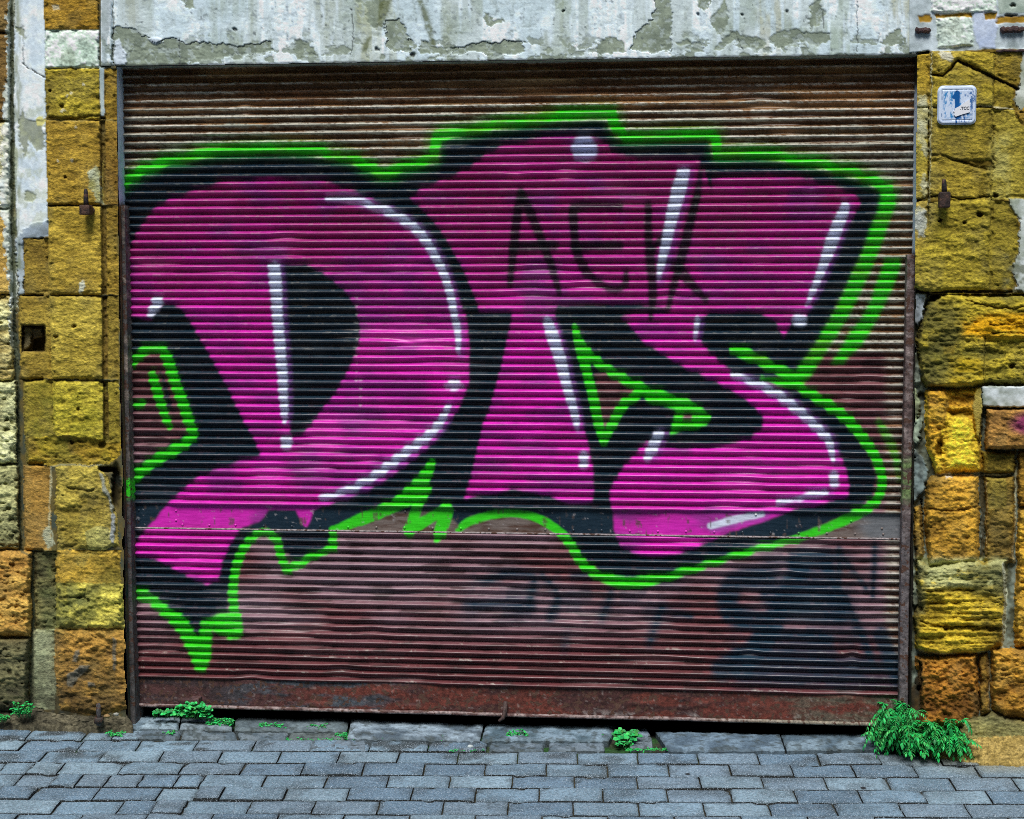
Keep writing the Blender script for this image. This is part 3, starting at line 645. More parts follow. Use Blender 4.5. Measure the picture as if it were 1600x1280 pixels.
# neighbouring pier at the far left
for k, (ya, yb, xb, c1, c2, lb) in enumerate([(-90, 50, 14, (96, 70, 36), (132, 100, 52), 'brown block at the top left corner of the picture'), (53, 188, 14, (92, 66, 32), (126, 94, 46), None), (191, 325, 15, (150, 122, 60), (196, 184, 140), None),
        (328, 459, 16, (160, 116, 46), (190, 150, 76), None), (462, 593, 19, (168, 140, 76), (206, 196, 150), None), (596, 723, 25, (150, 140, 96), (204, 200, 158), None), (727, 856, 28, (112, 108, 76), (180, 172, 124), None),
        (860, 993, 50, (150, 102, 40), (196, 150, 70), 'orange eroded block projecting at the lower left edge'), (996, 1112, 46, (70, 66, 48), (112, 104, 74), 'grey-brown block at the foot of the left edge')]):
    Lf.block(q4(-95, xb, ya, yb, 0, 1 if k < 7 else -2), .012 + (.02 if k > 6 else 0), c1, c2, .004 + .004 * (k > 3), 4 if k < 7 else 9, .6 if k < 4 else 1, 10 + k, label=lb, pits=.8 if k > 3 else .1)
# ragged white limewash along that pier's edge
Lf.patch([(11, -80), (21, -80), (21, 90), (20, 200), (22, 330), (26, 520), (25, 560), (18, 540), (14, 470), (8, 400), (4, 350), (-2, 300), (2, 240), (8, 180), (12, 90)], .001, (206, 216, 212), (170, 176, 150), 2.4, 3, name='plaster_coat', label='thin ragged white limewash strip on the far left pier')
Lf.stain([(-95, 200), (14, 200), (14, 340), (-95, 340)], (226, 226, 214), .9, 6, 5, 5, 8, .45, .6)
Lf.line([(18, -80), (19, 200), (21, 420), (25, 560), (29, 720), (31, 858), (52, 872), (52, 1000), (49, 1110)], 3.2, -.010, (84, 92, 70), .9, 1)
# recessed white plastered channel
Lf.patch([(23, -80), (70, -80), (70, 60), (72, 200), (74, 300), (75, 343), (62, 352), (55, 362), (40, 366), (28, 378), (24, 300), (22, 150)], 0, (196, 212, 222), (224, 234, 240), .5, 4, name='plaster_coat', label='white flaking plaster filling the tall groove beside the left pilaster', thick=-.004)
Lf.patch([(24, 372), (38, 366), (39, 400), (38, 462), (28, 462), (25, 420)], 0, (190, 204, 214), (150, 165, 168), 2, 5, thick=-.006)
Lf.patch([(40, 352), (60, 345), (76, 346), (76, 370), (58, 372), (30, 384), (28, 378)], 0, (160, 176, 190), (120, 132, 138), 2, 6, thick=-.001)
for pts in [[(25, 38), (34, 44), (42, 56), (38, 62), (30, 52)], [(36, 170), (44, 186), (70, 190), (72, 230), (58, 236), (48, 216), (38, 250), (34, 220), (26, 200)], [(38, 300), (50, 298), (58, 306), (52, 316), (40, 314)]]:
    Lf.patch(pts, -.003, (134, 142, 128), (158, 166, 150), 2, 7)
Lf.patch([(55, 186), (66, 181), (72, 190), (68, 198), (60, 196)], .001, (208, 204, 130), None, 1, 8)
Lf.line([(36, 100), (44, 108), (70, 120)], 1.3, -.003, (80, 84, 80), .9)
Lf.line([(36, 60), (38, 110)], 1.0, -.002, (110, 120, 120), .8)
Lf.stain([(22, -80), (32, -80), (34, 420), (22, 420)], (120, 128, 84), .7, 5, 9, 6, 30)
Lf.stain([(20, 150), (74, 150), (74, 350), (20, 350)], (168, 176, 140), .5, 8, 10, 12, 16, .5, .7)
# return stones left of the main face
Lf.block(q4(38, 76, 374, 460, 1, 1), -.002, (104, 80, 22), (140, 112, 38), .003, 3, .6, 30)
Lf.block(q4(30, 82, 463, 592, 3, 2), .004, (118, 92, 26), (156, 128, 44), .004, 4, .8, 31)
Lf.block(q4(37, 86, 596, 722, 4, 2), .006, (104, 88, 22), (146, 124, 36), .004, 5, .8, 32)
Lf.block(q4(37, 78, 728, 858, 3, 1), .004, (130, 92, 34), (168, 124, 54), .003, 3, .5, 33, label='orange-brown narrow block left of the pilaster')
Lf.block(q4(54, 88, 862, 986, 1, 0), -.008, (58, 58, 40), (112, 106, 68), .007, 4, 1, 34, pits=.5, contrast=1.5)
Lf.block(q4(52, 87, 985, 1108, 0, -1), .004, (92, 92, 78), (142, 142, 116), .002, 3, .4, 35, label='pale grey streaky upright stone at the foot of the left pilaster')
# square putlog hole
Lf.patch(q4(34, 70, 508, 549), 0, (58, 48, 30), (92, 84, 64), .5, 12, thick=-.055)
Lf.patch([(36, 508), (50, 512), (48, 540), (36, 550)], 0, (120, 112, 84), None, 1, 13, thick=-.030)
Lf.patch([(48, 513), (66, 512), (66, 528), (52, 530)], 0, (112, 100, 78), None, 1, 14, thick=-.040)
Lf.patch([(54, 530), (70, 526), (70, 548), (52, 548)], 0, (24, 18, 8), None, .6, 15, thick=-.075)
# main face
Lf.block(q4(70, 153, -85, 47), .020, (128, 92, 14), (166, 124, 28), .003, 3, .5, 40, label='ochre chiselled block at the top of the left pilaster', sc=9, an=2.6)
Lf.block(q4(71, 154, 48, 106), .020, (150, 164, 160), (206, 216, 214), .002, 3, .4, 41, 'plaster_coat', 'square patch of grey and white render between two ochre blocks', an=1)
Lf.block(q4(72, 156, 108, 186, 1, 1), .020, (118, 96, 14), (168, 144, 34), .0038, 4, .7, 42, pits=.2, sc=9, label='olive-yellow block under the render patch of the left pilaster')
Lf.block(q4(73, 157, 189, 319, 2, 2), .021, (124, 94, 20), (168, 132, 40), .0028, 3, .4, 43, sc=8, an=2.8, label='ochre block above the hinge pin on the left pilaster')
Lf.block(q4(76, 160, 323, 459, 2, 1), .022, (134, 106, 24), (186, 152, 52), .0028, 3, .4, 44, sc=8, an=2.8, label='light ochre block under the hinge pin on the left pilaster')
Lf.block(q4(78, 161, 463, 591, 4, 2), .022, (136, 112, 30), (184, 156, 58), .0032, 4, .5, 45, sc=8, pits=.15)
Lf.block(q4(83, 165, 597, 690, 3, 3), .022, (140, 118, 20), (188, 166, 46), .004, 5, .9, 46, sc=9, pits=.25)
Lf.block([(40, 684), (100, 682), (168, 688), (190, 684), (188, 712), (168, 724), (120, 725), (46, 724)], .010, (124, 96, 18), (184, 150, 26), .008, 10, 1, 47, sc=11, pits=.4, label='eroded yellow ledge with undercut edge on the left pilaster')
Lf.block([(88, 729), (150, 728), (168, 745), (176, 775), (180, 800), (184, 852), (90, 858), (88, 800)], .018, (128, 106, 36), (176, 152, 62), .007, 6, 1, 48, sc=16, an=1.4, pits=.2, dome=.004)
Lf.block([(135, 832), (150, 822), (168, 826), (178, 850), (160, 859), (140, 856)], .024, (140, 132, 72), (176, 164, 96), .004, 6, 1, 49, None)
Lf.block(q4(88, 187, 860, 918, 0, 0), .012, (112, 94, 30), (178, 138, 42), .006, 6, .8, 50, sc=18, an=1.5, tilt=(0, .01), label='smooth hollowed yellow block low on the left pilaster')
Lf.block(q4(88, 192, 912, 984, 0, 3), .026, (92, 88, 42), (190, 172, 70), .013, 9, 1, 51, sc=17, an=1.5, label='lumpy green-yellow block low on the left pilaster', contrast=1.4)
Lf.stain([(92, 930), (136, 930), (136, 975), (92, 975)], (70, 78, 48), .75, 8, 11, 14, 10, .3, .6)
Lf.block([(86, 984), (150, 982), (202, 986), (206, 1060), (206, 1106), (150, 1118), (96, 1108), (86, 1050)], .020, (84, 62, 28), (164, 118, 48), .010, 9, 1, 52, sc=12, an=1.8, pits=.08, label='rough orange crumbling block at the foot of the left pilaster', contrast=1.3)
for pts in [[(117, 1016), (123, 1014), (124, 1022), (119, 1035), (112, 1034)], [(104, 1056), (116, 1048), (124, 1040), (141, 1040), (134, 1050), (122, 1060), (114, 1072), (106, 1072)], [(176, 996), (182, 1000), (180, 1050), (176, 1046)], [(136, 1066), (148, 1066), (150, 1072), (138, 1074)]]:
    Lf.patch(pts, .004, (112, 114, 104), (92, 94, 86), .8, 16)
# jamb moulding right of the main face
JX = [(156, 162), (165, 181)]
Lf.patch(q4(155, 163, 106, 182, 2, 2), 0, (150, 168, 172), (182, 196, 196), .3, 17, thick=.014, name='plaster_coat', label='pale plaster fillet beside the upper left jamb')
for k, (ya, yb, c1, c2) in enumerate([(109, 186, (118, 88, 18), (150, 118, 32)), (189, 319, (114, 82, 22), (146, 112, 36)), (323, 459, (118, 90, 22), (156, 124, 40)), (463, 592, (112, 90, 26), (146, 120, 44)), (596, 690, (116, 98, 24), (152, 130, 40))]):
    dx = (ya - 107) * .011
    Lf.block(q4(163.5 + dx, 181 + dx * .8, ya, yb, 1.2, 1.2), .006, c1, c2, .0025, 3, .4, 60 + k, 'jamb_stone', sc=8, an=1.6)
    Lf.block(q4(156 + dx, 163 + dx, ya + (0 if k else 74), yb, 1.2, 1.2), -.004, (88, 68, 20), (110, 86, 30), .002, 2, .3, 70 + k, None)
Lf.patch([(138, 268), (150, 262), (158, 270), (160, 318), (150, 316), (146, 300), (136, 292)], .0012, (196, 208, 182), (160, 160, 92), 2, 18)
Lf.patch([(124, 440), (130, 436), (132, 446), (129, 460), (124, 460)], .001, (214, 222, 206), None, 1, 19)
Lf.line([(162, 320), (161, 250)], .9, .001, (180, 164, 80), .8, 2)
# flaws
for x, y in [(104, 150), (90, 252), (110, 146), (100, 172), (112, 252), (118, 200), (98, 174), (130, 130)]: Lf.spot(x, y, 2.6, (226, 226, 204), .8)
for x, y, r in [(78, 142, 3), (98, 166, 4), (102, 278, 3), (116, 510, 3.2), (86, 528, 4), (122, 620, 2.5), (124, 638, 2.5), (113, 692, 4), (160, 600, 6), (160, 695, 7), (12, 655, 4), (10, 672, 4), (12, 795, 4), (16, 1050, 5)]: Lf.hole(x, y, r, .012)
Lf.patch([(80, 8), (92, 6), (92, 14), (82, 16)], -.002, (206, 200, 170), None, 1, 20)
Lf.line([(70, 187), (110, 190), (158, 186), (182, 190)], 1.6, -.002, (168, 150, 84), .9, 3)
Lf.line([(72, 184), (120, 184), (156, 180)], 2.0, -.004, (90, 72, 20), .7, 4)
for y in (321, 461, 594): Lf.line([(30 if y > 450 else 74, y), (120, y + .5), (182, y + 1)], 1.2, -.004, (60, 48, 20), .7, y)
Lf.line([(82, 727), (150, 727.5), (170, 727)], 1.2, .002, (176, 172, 130), .9, 7)
Lf.hole(168, 732, 16, .05, (10, 8, 4), 6)
Lf.hole(182, 760, 7, .04, (16, 14, 8), 40)
Lf.line([(157, 742), (162, 762), (172, 776), (176, 800)], 3.6, .006, (150, 160, 156), .9, 8)
Lf.line([(176, 806), (174, 846)], 3.4, .006, (160, 172, 184), .9, 9)
Lf.line([(79, 728), (78, 800), (76, 830)], 1.4, .002, (204, 200, 160), .9, 10)
Lf.patch([(68, 832), (78, 822), (82, 848), (74, 858)], .001, (184, 190, 160), None, 2, 21)
Lf.line([(105, 763), (138, 768), (150, 763)], 2.2, -.006, (60, 50, 20), .7, 11)
Lf.line([(92, 934), (112, 934), (130, 932), (136, 938)], 2.4, -.010, (50, 44, 22), .8, 12)
Lf.line([(60, 745), (60, 745.5)], 1, 0, (0, 0, 0), 0)
Lf.stain([(-90, 1060), (210, 1060), (210, 1150), (-90, 1150)], (40, 38, 32), .7, 30, 12, 20, 12, .3, .65)
Lf.stain([(50, 600), (170, 600), (170, 720), (50, 720)], (120, 130, 30), .35, 14, 13, 24, 24, .4, .65)
Lf.stain([(60, 860), (150, 860), (150, 990), (60, 990)], (96, 108, 66), .5, 12, 14, 16, 16, .4, .65)
keepL = X < (183 + (Y - 107) * .0115 + np.where(Y > 700, 1 + 5 * (vn(Y / 16, Y * 0, 9) - .3), 0))
keepL = np.where(Y < 103, X < 160, keepL)
pil_l = facade
pm = np.isin(Lf.id, [i for i, (a, b) in Lf.names.items() if a == 'plaster_coat']); Lf.c = np.where(pm[..., None], Lf.c * 1.16, Lf.c)
Lf.build(facade, keepL)

# ---- right side -------------------------------------------------
Rt = Relief(1421, 1692, -80, 1200, 1.5)
Rt.fill(-0.030, lin([92, 96, 78])); Rt.h = np.where((Rt.X > 1452) & (Rt.Y < 460), .008, Rt.h); X, Y = Rt.X, Rt.Y
Rt.c = mix3(Rt.c, lin([128, 140, 128]), ss(.4, .65, fbm(X / 12, Y / 16, 2, 4)))
Rt.c = mix3(Rt.c, lin([112, 92, 24]), ss(1446, 1456, X) * (1 - ss(455, 470, Y)))
Rt.h = Rt.h + .016 * (fbm(X / 11, Y / 13, 3, 3) - .5)
YL1, YL2 = (124, 102, 14), (170, 144, 34)
# plastered head
Rt.patch([(1418, -85), (1700, -85), (1700, 78), (1560, 76), (1480, 80), (1418, 82)], 0, (150, 164, 166), (204, 218, 224), .6, 30, name='plaster_coat', label='grey and white plaster over the right pilaster', thick=.006)
Rt.block([(1456, -80), (1556, -80), (1556, 18), (1456, 18)], .014, (176, 188, 188), (206, 216, 216), .002, 3, .6, 100, None)
Rt.block([(1463, 27), (1518, 25), (1521, 70), (1466, 76)], .014, (168, 176, 178), (204, 212, 214), .002, 4, .8, 101, None, an=1)
Rt.patch([(1521, 18), (1560, 20), (1556, 76), (1530, 76), (1522, 50)], .002, (172, 188, 214), (196, 208, 226), 1, 31)
for pts in [[(1437, 25), (1456, 24), (1456, 35), (1437, 34)], [(1460, 22), (1518, 18), (1520, 27), (1490, 25), (1462, 28)], [(1538, 22), (1556, 18), (1556, 30), (1540, 30)], [(1558, 24), (1700, 28), (1700, 38), (1558, 36)]]:
    Rt.patch(pts, -.003, (136, 104, 24), (168, 132, 40), 1.2, 32)
Rt.patch([(1560, -80), (1700, -80), (1700, 18), (1560, 20)], .001, (140, 158, 144), (176, 190, 178), 1, 33)
for x, y, w in [(1578, 23, 12), (1582, 8, 6)]: Rt.hole(x, y, w, .01, (60, 60, 50), 3)
# jamb face
Rt.block(q4(1431, 1453, 84, 168, -1, 0), .004, (128, 98, 12), (160, 128, 28), .0025, 3, .4, 102, 'jamb_stone')
Rt.block(q4(1429, 1451, 168, 312, -2, -2), .004, (132, 110, 24), (168, 146, 48), .003, 3, .5, 103, 'jamb_stone')
Rt.block(q4(1425, 1450, 313, 400, -2, -1), .004, (120, 98, 26), (156, 130, 42), .003, 3, .5, 104, 'jamb_stone')
for pts in [[(1436, 148), (1450, 152), (1452, 168), (1449, 205), (1450, 230), (1446, 248), (1441, 232), (1436, 210), (1432, 225), (1432, 180)], [(1440, 274), (1447, 272), (1449, 300), (1445, 312), (1439, 300)], [(1426, 335), (1440, 322), (1449, 330), (1446, 374), (1440, 370), (1430, 356)]]:
    Rt.patch(pts, .001, (206, 208, 176), (178, 172, 110), 2.2, 34)
Rt.patch([(1426, 340), (1447, 326), (1446, 374), (1440, 372), (1430, 358)], .002, (206, 214, 214), (170, 178, 168), 2, 35)
# main stones
Rt.block([(1457, 82), (1500, 80), (1555, 84), (1554, 120), (1530, 112), (1496, 92), (1484, 108), (1470, 118), (1457, 114)], .020, YL1, (178, 150, 40), .004, 5, .8, 110, label='cracked yellow block above the blue plaque')
Rt.block([(1457, 118), (1470, 121), (1486, 110), (1496, 96), (1530, 115), (1553, 123), (1552, 166), (1456, 166)], .021, YL1, YL2, .003, 5, .7, 111, sc=9, label='yellow block behind the upper half of the blue plaque')
Rt.block(q4(1456, 1551, 169, 250, -2, -2), .020, (116, 96, 20), (160, 134, 38), .003, 4, .6, 112, sc=9, label='olive block behind the lower half of the blue plaque')
Rt.block([(1453, 250), (1480, 245), (1510, 256), (1549, 262), (1548, 311), (1500, 313), (1451, 308)], .016, (120, 98, 20), (156, 130, 36), .004, 6, .8, 113, sc=10)
Rt.line([(1452, 240), (1480, 246), (1500, 252), (1530, 262), (1548, 266)], 2.4, -.005, (70, 56, 14), .7, 20)
Rt.block([(1451, 318), (1490, 312), (1548, 314), (1545, 452), (1500, 454), (1440, 456), (1424, 446), (1424, 410), (1446, 376)], .022, (112, 94, 18), (166, 142, 34), .005, 7, .9, 114, sc=10, pits=.12, label='large rounded olive block under the right hinge pin')
# sub face at right
Rt.block([(1556, 84), (1598, 84), (1596, 128), (1575, 128), (1556, 118)], .008, (110, 88, 16), (150, 122, 30), .003, 4, .7, 120)
Rt.block([(1554, 124), (1574, 132), (1583, 142), (1581, 168), (1552, 168)], .008, (112, 92, 16), (152, 128, 30), .003, 4, .7, 121)
Rt.block([(1551, 172), (1583, 172), (1586, 186), (1700, 200), (1700, 310), (1548, 311)], .008, (118, 100, 26), (160, 138, 44), .0035, 4, .7, 122, sc=10)
Rt.block([(1548, 315), (1578, 316), (1588, 335), (1590, 392), (1578, 420), (1584, 448), (1546, 452)], .008, (104, 88, 18), (148, 126, 32), .004, 5, .8, 123, sc=10)
Rt.patch([(1599, 76), (1700, 76), (1700, 172), (1592, 170), (1585, 152), (1592, 130)], 0, (150, 158, 140), (200, 206, 196), 1.5, 36, thick=.010, name='plaster_coat', label='white plaster scrap at the right picture edge beside the plaque')
Rt.block([(1586, 174), (1605, 170), (1700, 176), (1700, 200), (1598, 196)], .016, (120, 86, 14), (160, 120, 30), .006, 5, 1, 124)
Rt.patch([(1575, 312), (1700, 312), (1700, 460), (1588, 456), (1582, 420), (1592, 392), (1592, 340)], 0, (150, 160, 144), (214, 222, 222), 1.8, 37, thick=.014, name='plaster_coat', label='white crumbling plaster at the right picture edge beside the rounded block')
Rt.stain([(1570, 400), (1700, 400), (1700, 460), (1570, 460)], (96, 102, 80), .8, 8, 30, 10, 10, .35, .6)
Rt.line([(1551, 168), (1582, 170)], 1.3, .002, (204, 202, 170), .9, 21); Rt.line([(1528, 166), (1551, 167)], 1.4, .002, (206, 200, 166), .9, 22)
Rt.stain([(1550, 210), (1580, 210), (1576, 310), (1546, 310)], (188, 184, 110), .6, 10, 31, 14, 18, .3, .6)
# big eroded block
Rt.block([(1450, 470), (1480, 458), (1530, 462), (1700, 458), (1700, 602), (1540, 602), (1500, 606), (1446, 604), (1436, 580), (1432, 530), (1444, 490)], .024, (96, 88, 30), (172, 146, 26), .009, 9, 1, 130, sc=15, pits=.25, streak=.006, label='big eroded grey and yellow block half way up the right pilaster', contrast=1.5)
Rt.stain([(1505, 500), (1560, 490), (1700, 490), (1700, 525), (1560, 528), (1505, 524)], (222, 164, 14), .95, 7, 32, 26, 10, .28, .5)
Rt.stain([(1474, 540), (1494, 540), (1492, 552), (1476, 552)], (206, 166, 20), .9, 4, 33, 9, 9, .2, .4)
Rt.stain([(1484, 560), (1538, 556), (1538, 600), (1484, 604)], (190, 160, 20), .7, 6, 34, 18, 9, .25, .5)
Rt.stain([(1440, 470), (1510, 480), (1490, 590), (1440, 590)], (92, 90, 46), .8, 12, 35, 20, 20, .2, .5)
Rt.line([(1538, 524), (1539, 602)], 1.4, -.006, (70, 60, 20), .6, 23)
Rt.h = Rt.h - .016 * ss(1536, 1541, X) * ss(525, 530, Y) * (1 - ss(598, 603, Y))
Rt.line([(1545, 507), (1700, 505)], 1.5, -.010, (76, 52, 6), .8, 24); Rt.line([(1550, 520), (1700, 521)], 1.3, -.008, (86, 58, 6), .7, 25); Rt.line([(1510, 470), (1560, 482), (1600, 480)], 1.8, -.008, (90, 64, 10), .7, 26)
Rt.hole(1581, 573, 5, .02); Rt.hole(1460, 466, 10, .03, (20, 16, 8), 5)
# deep yellow hollow
Rt.block([(1446, 612), (1530, 606), (1534, 735), (1500, 738), (1462, 742), (1450, 700), (1446, 660)], .002, (172, 118, 8), (214, 170, 22), .013, 8, 1, 131, sc=15, an=1.3, pits=.3, label='deeply hollowed bright yellow stone in the right pilaster')
Rt.block([(1450, 612), (1476, 608), (1482, 630), (1478, 648), (1490, 655), (1470, 672), (1468, 700), (1458, 712), (1450, 680)], .022, (166, 112, 10), (200, 150, 24), .008, 7, 1, 132, None, sc=10)
Rt.block([(1480, 648), (1496, 644), (1518, 656), (1526, 690), (1530, 732), (1478, 734), (1474, 700)], .014, (188, 146, 10), (226, 184, 26), .007, 10, 1, 133, None, sc=12)
Rt.hole(1500, 645, 22, .022, (90, 60, 8), 8); Rt.hole(1468, 700, 6, .03, (50, 34, 6), 16); Rt.hole(1505, 622, 26, .012, (120, 80, 14), 10)
Rt.patch([(1524, 606), (1534, 606), (1536, 640), (1532, 690), (1526, 680), (1520, 640)], 0, (160, 140, 60), (184, 170, 90), 1, 38, thick=.008)
Rt.line([(1536, 640), (1533, 665), (1530, 696)], 1.6, -.008, (40, 32, 12), .8, 27)
Rt.patch([(1534, 604), (1700, 604), (1700, 634), (1536, 636)], 0, (128, 138, 124), (208, 218, 220), 1, 39, thick=.012, name='plaster_coat', label='small white mortar course above the pink-sprayed brick')
Rt.block([(1541, 639), (1700, 637), (1700, 702), (1540, 702)], .040, (122, 84, 40), (160, 112, 50), .005, 6, .7, 134, 'brick', 'brown brick with magenta overspray projecting at the right edge', sc=10)
d = np.hypot((X - 1606) / 30, (Y - 662) / 20); a = (1 - ss(.35, 1.25, d)) * (Rt.id == max(Rt.names))
Rt.c = mix3(Rt.c, [0.24, 0.02, 0.12], a * .9)
Rt.block([(1535, 706), (1586, 706), (1584, 738), (1536, 738)], .004, (100, 80, 18), (136, 112, 28), .005, 4, .9, 135)
Rt.block([(1590, 706), (1700, 706), (1700, 790), (1592, 790)], .006, (110, 76, 14), (156, 112, 24), .007, 5, 1, 136, pits=.3)
# orange stones
Rt.block([(1447, 752), (1462, 742), (1528, 744), (1530, 880), (1450, 884), (1445, 820)], .020, (122, 86, 16), (196, 142, 34), .009, 8, 1, 140, sc=16, an=1.4, pits=.25, label='orange pitted block in the middle of the right pilaster')
Rt.line([(1450, 795), (1490, 798), (1528, 792)], 2.6, -.007, (84, 58, 14), .7, 28)
Rt.block(q4(1539, 1585, 746, 880, 1, -1), .004, (88, 66, 18), (134, 104, 34), .007, 5, .9, 141, pits=.3)
Rt.block([(1542, 748), (1572, 748), (1572, 790), (1544, 796)], .010, (110, 92, 30), (140, 118, 44), .004, 7, 1, 142, None)
Rt.block(q4(1591, 1700, 794, 1012, -6, 0), .012, (150, 102, 14), (204, 152, 30), .012, 7, 1, 143, sc=15, an=1.6, pits=.3, streak=.006, label='orange-yellow layered block at the right picture edge')
Rt.line([(1458, 741), (1480, 742), (1540, 743), (1580, 741)], 1.1, .002, (220, 214, 184), .95, 29); Rt.patch([(1472, 740), (1484, 738), (1490, 744), (1478, 746)], .003, (226, 226, 214), None, 1.5, 40)
Rt.line([(1541, 752), (1541, 878)], .9, .001, (196, 176, 120), .9, 30); Rt.line([(1587, 712), (1588, 760), (1586, 800), (1583, 880)], 1.4, .003, (196, 190, 150), .85, 31)
Rt.line([(1534, 742), (1535, 882)], 3.4, -.010, (66, 50, 16), .7, 32); Rt.line([(1440, 780), (1441, 860)], 1.6, -.02, (20, 16, 8), .9, 33)
Rt.block([(1429, 795), (1440, 790), (1442, 870), (1430, 878)], -.004, (120, 86, 24), (150, 112, 36), .004, 4, 1, 144, 'jamb_stone')
# pale ledge and yellow layered stone
Rt.block([(1432, 874), (1452, 884), (1500, 878), (1570, 876), (1572, 920), (1566, 1008), (1540, 1020), (1470, 1024), (1430, 1014), (1428, 960), (1434, 940)], .030, (126, 100, 8), (190, 156, 22), .012, 8, 1, 150, sc=13, an=2.2, streak=.014, label='layered yellow block with a pale crust low on the right pilaster')
Rt.stain([(1430, 872), (1572, 872), (1570, 916), (1500, 918), (1446, 918)], (186, 190, 132), .95, 5, 36, 20, 8, .15, .4)
Rt.stain([(1508, 884), (1572, 880), (1572, 935), (1520, 930)], (92, 92, 48), .85, 6, 37, 12, 12, .2, .45); Rt.stain([(1428, 876), (1450, 880), (1446, 960), (1430, 960)], (98, 100, 62), .85, 5, 38, 12, 14, .2, .45)
Rt.line([(1478, 980), (1520, 981), (1562, 984)], 5, -.016, (60, 44, 4), .7, 34); Rt.line([(1440, 970), (1480, 984)], 3, -.010, (96, 72, 8), .6, 35); Rt.line([(1450, 924), (1520, 922)], 2.6, -.007, (90, 70, 12), .6, 36)
Rt.line([(1568, 880), (1572, 925), (1569, 960), (1566, 1012)], 3.0, .002, (206, 212, 184), .9, 37)
Rt.line([(1434, 1015), (1452, 1021), (1500, 1023), (1540, 1020)], 1.8, .002, (186, 180, 120), .8, 38)
# foot
Rt.block([(1430, 1026), (1470, 1026), (1526, 1022), (1530, 1100), (1524, 1136), (1440, 1136), (1438, 1080)], .016, (96, 58, 10), (168, 108, 24), .013, 8, 1, 151, sc=14, an=1.2, pits=.4, label='rust-orange rough block at the foot of the right pilaster')
Rt.block([(1530, 1024), (1543, 1022), (1545, 1110), (1532, 1118)], .004, (86, 62, 16), (120, 88, 26), .005, 4, 1, 152)
Rt.block([(1548, 1016), (1572, 1014), (1700, 1016), (1700, 1130), (1570, 1122), (1550, 1108)], .020, (120, 78, 16), (186, 132, 36), .014, 9, 1, 153, sc=16, an=1.6, pits=.3, label='orange rough block at the lower right picture edge')
Rt.line([(1543, 1022), (1545, 1060), (1544, 1112)], 1.5, .003, (180, 150, 90), .85, 39)
Rt.block([(1500, 1128), (1552, 1112), (1580, 1124), (1700, 1130), (1700, 1200), (1500, 1200)], .024, (84, 82, 56), (136, 124, 76), .006, 8, 1, 154, 'plinth_stone', 'grey-brown plinth stone at the lower right', sc=14)
Rt.patch([(1421, 1080), (1440, 1030), (1440, 1140), (1421, 1150)], 0, (40, 34, 20), (90, 70, 40), 1.5, 41, thick=-.02)
# mortar lumps beside the rail
for pts, c in [([(1427, 456), (1448, 458), (1444, 480), (1440, 505), (1434, 512), (1427, 500)], (160, 172, 180)), ([(1425, 570), (1436, 572), (1440, 596), (1428, 600)], (120, 130, 118)), ([(1426, 612), (1432, 606), (1438, 640), (1430, 660), (1426, 650)], (120, 130, 100)), ([(1426, 660), (1442, 650), (1440, 680), (1434, 694), (1426, 688)], (128, 142, 124)), ([(1426, 700), (1440, 712), (1450, 740), (1442, 770), (1426, 785)], (104, 118, 116)), ([(1426, 900), (1434, 920), (1434, 940), (1426, 948)], (120, 128, 108))]:
    Rt.patch(pts, .02, c, tuple(int(v * 1.25) for v in c), 1.6, 42)
Rt.line([(1448, 462), (1440, 512), (1434, 525)], 2, -.012, (30, 26, 16), .7, 40)
for x, y, r in [(1530, 336, 5), (1468, 344, 3), (1506, 348, 3), (1556, 306, 4), (1440, 620, 8), (1439, 950, 6), (1437, 1075, 6)]: Rt.hole(x, y, r, .02, (30, 24, 10))
Rt.line([(1496, 94), (1530, 110), (1552, 120), (1572, 130), (1590, 140)], 2.4, -.012, (30, 24, 8), .9, 41); Rt.line([(1457, 117), (1472, 120), (1486, 109), (1493, 96)], 2.2, -.010, (46, 38, 12), .8, 42)
Rt.patch([(1468, 82), (1484, 80), (1490, 92), (1488, 98), (1474, 92)], .001, (210, 210, 190), None, 2, 43)
Rt.line([(1426, 313), (1452, 308), (1470, 304), (1484, 306), (1500, 312), (1548, 308)], 1.5, -.008, (50, 40, 12), .8, 43)
Rt.line([(1424, 455), (1450, 458), (1500, 456), (1580, 456)], 2.6, -.012, (50, 38, 8), .8, 44)
Rt.line([(1456, 84), (1455, 200), (1452, 300), (1450, 320)], 1.0, .004, (204, 204, 160), .85, 45)
Rt.line([(1555, 82), (1552, 170), (1549, 300)], 1.2, -.004, (96, 84, 30), .7, 46)
Rt.stain([(1421, 400), (1442, 400), (1442, 1130), (1421, 1130)], (52, 50, 40), .6, 6, 39, 8, 20, .4, .65)
keepR = X > (1433 - (Y - 85) * .0125 + np.where(Y > 455, 1 + 5 * (vn(Y / 14, Y * 0, 19) - .4), 0))
keepR |= Y < 84
pm = np.isin(Rt.id, [i for i, (a, b) in Rt.names.items() if a == 'plaster_coat']); Rt.c = np.where(pm[..., None], Rt.c * 1.08, Rt.c)
Rt.build(facade, keepR)
# rusty iron bar ends let into the plaster head
for (x0, y0, x1, y1) in [(1430, 43, 1454, 53), (1563, 41, 1600, 52), (1556, 76, 1640, 82)]:
    a = on_wall(x0, y1, YW - .012); b = on_wall(x1, y0, YW - .012); mb = MB()
    zm = (a[2] + b[2]) / 2; rr = (b[2] - a[2]) / 2; nn = 14
    mb.tube([(mix(a[0], b[0], i / (nn - 1)), YW - .012 - .004 * rng.random(), zm + rng.uniform(-.002, .002)) for i in range(nn)], [rr * rng.uniform(.8, 1.15) * (.5 if i in (0, nn - 1) else 1) for i in range(nn)], [.055, .030, .030], 9); link('iron_bar_end', mb.mesh('iron_bar_end'), M_IRON, facade)

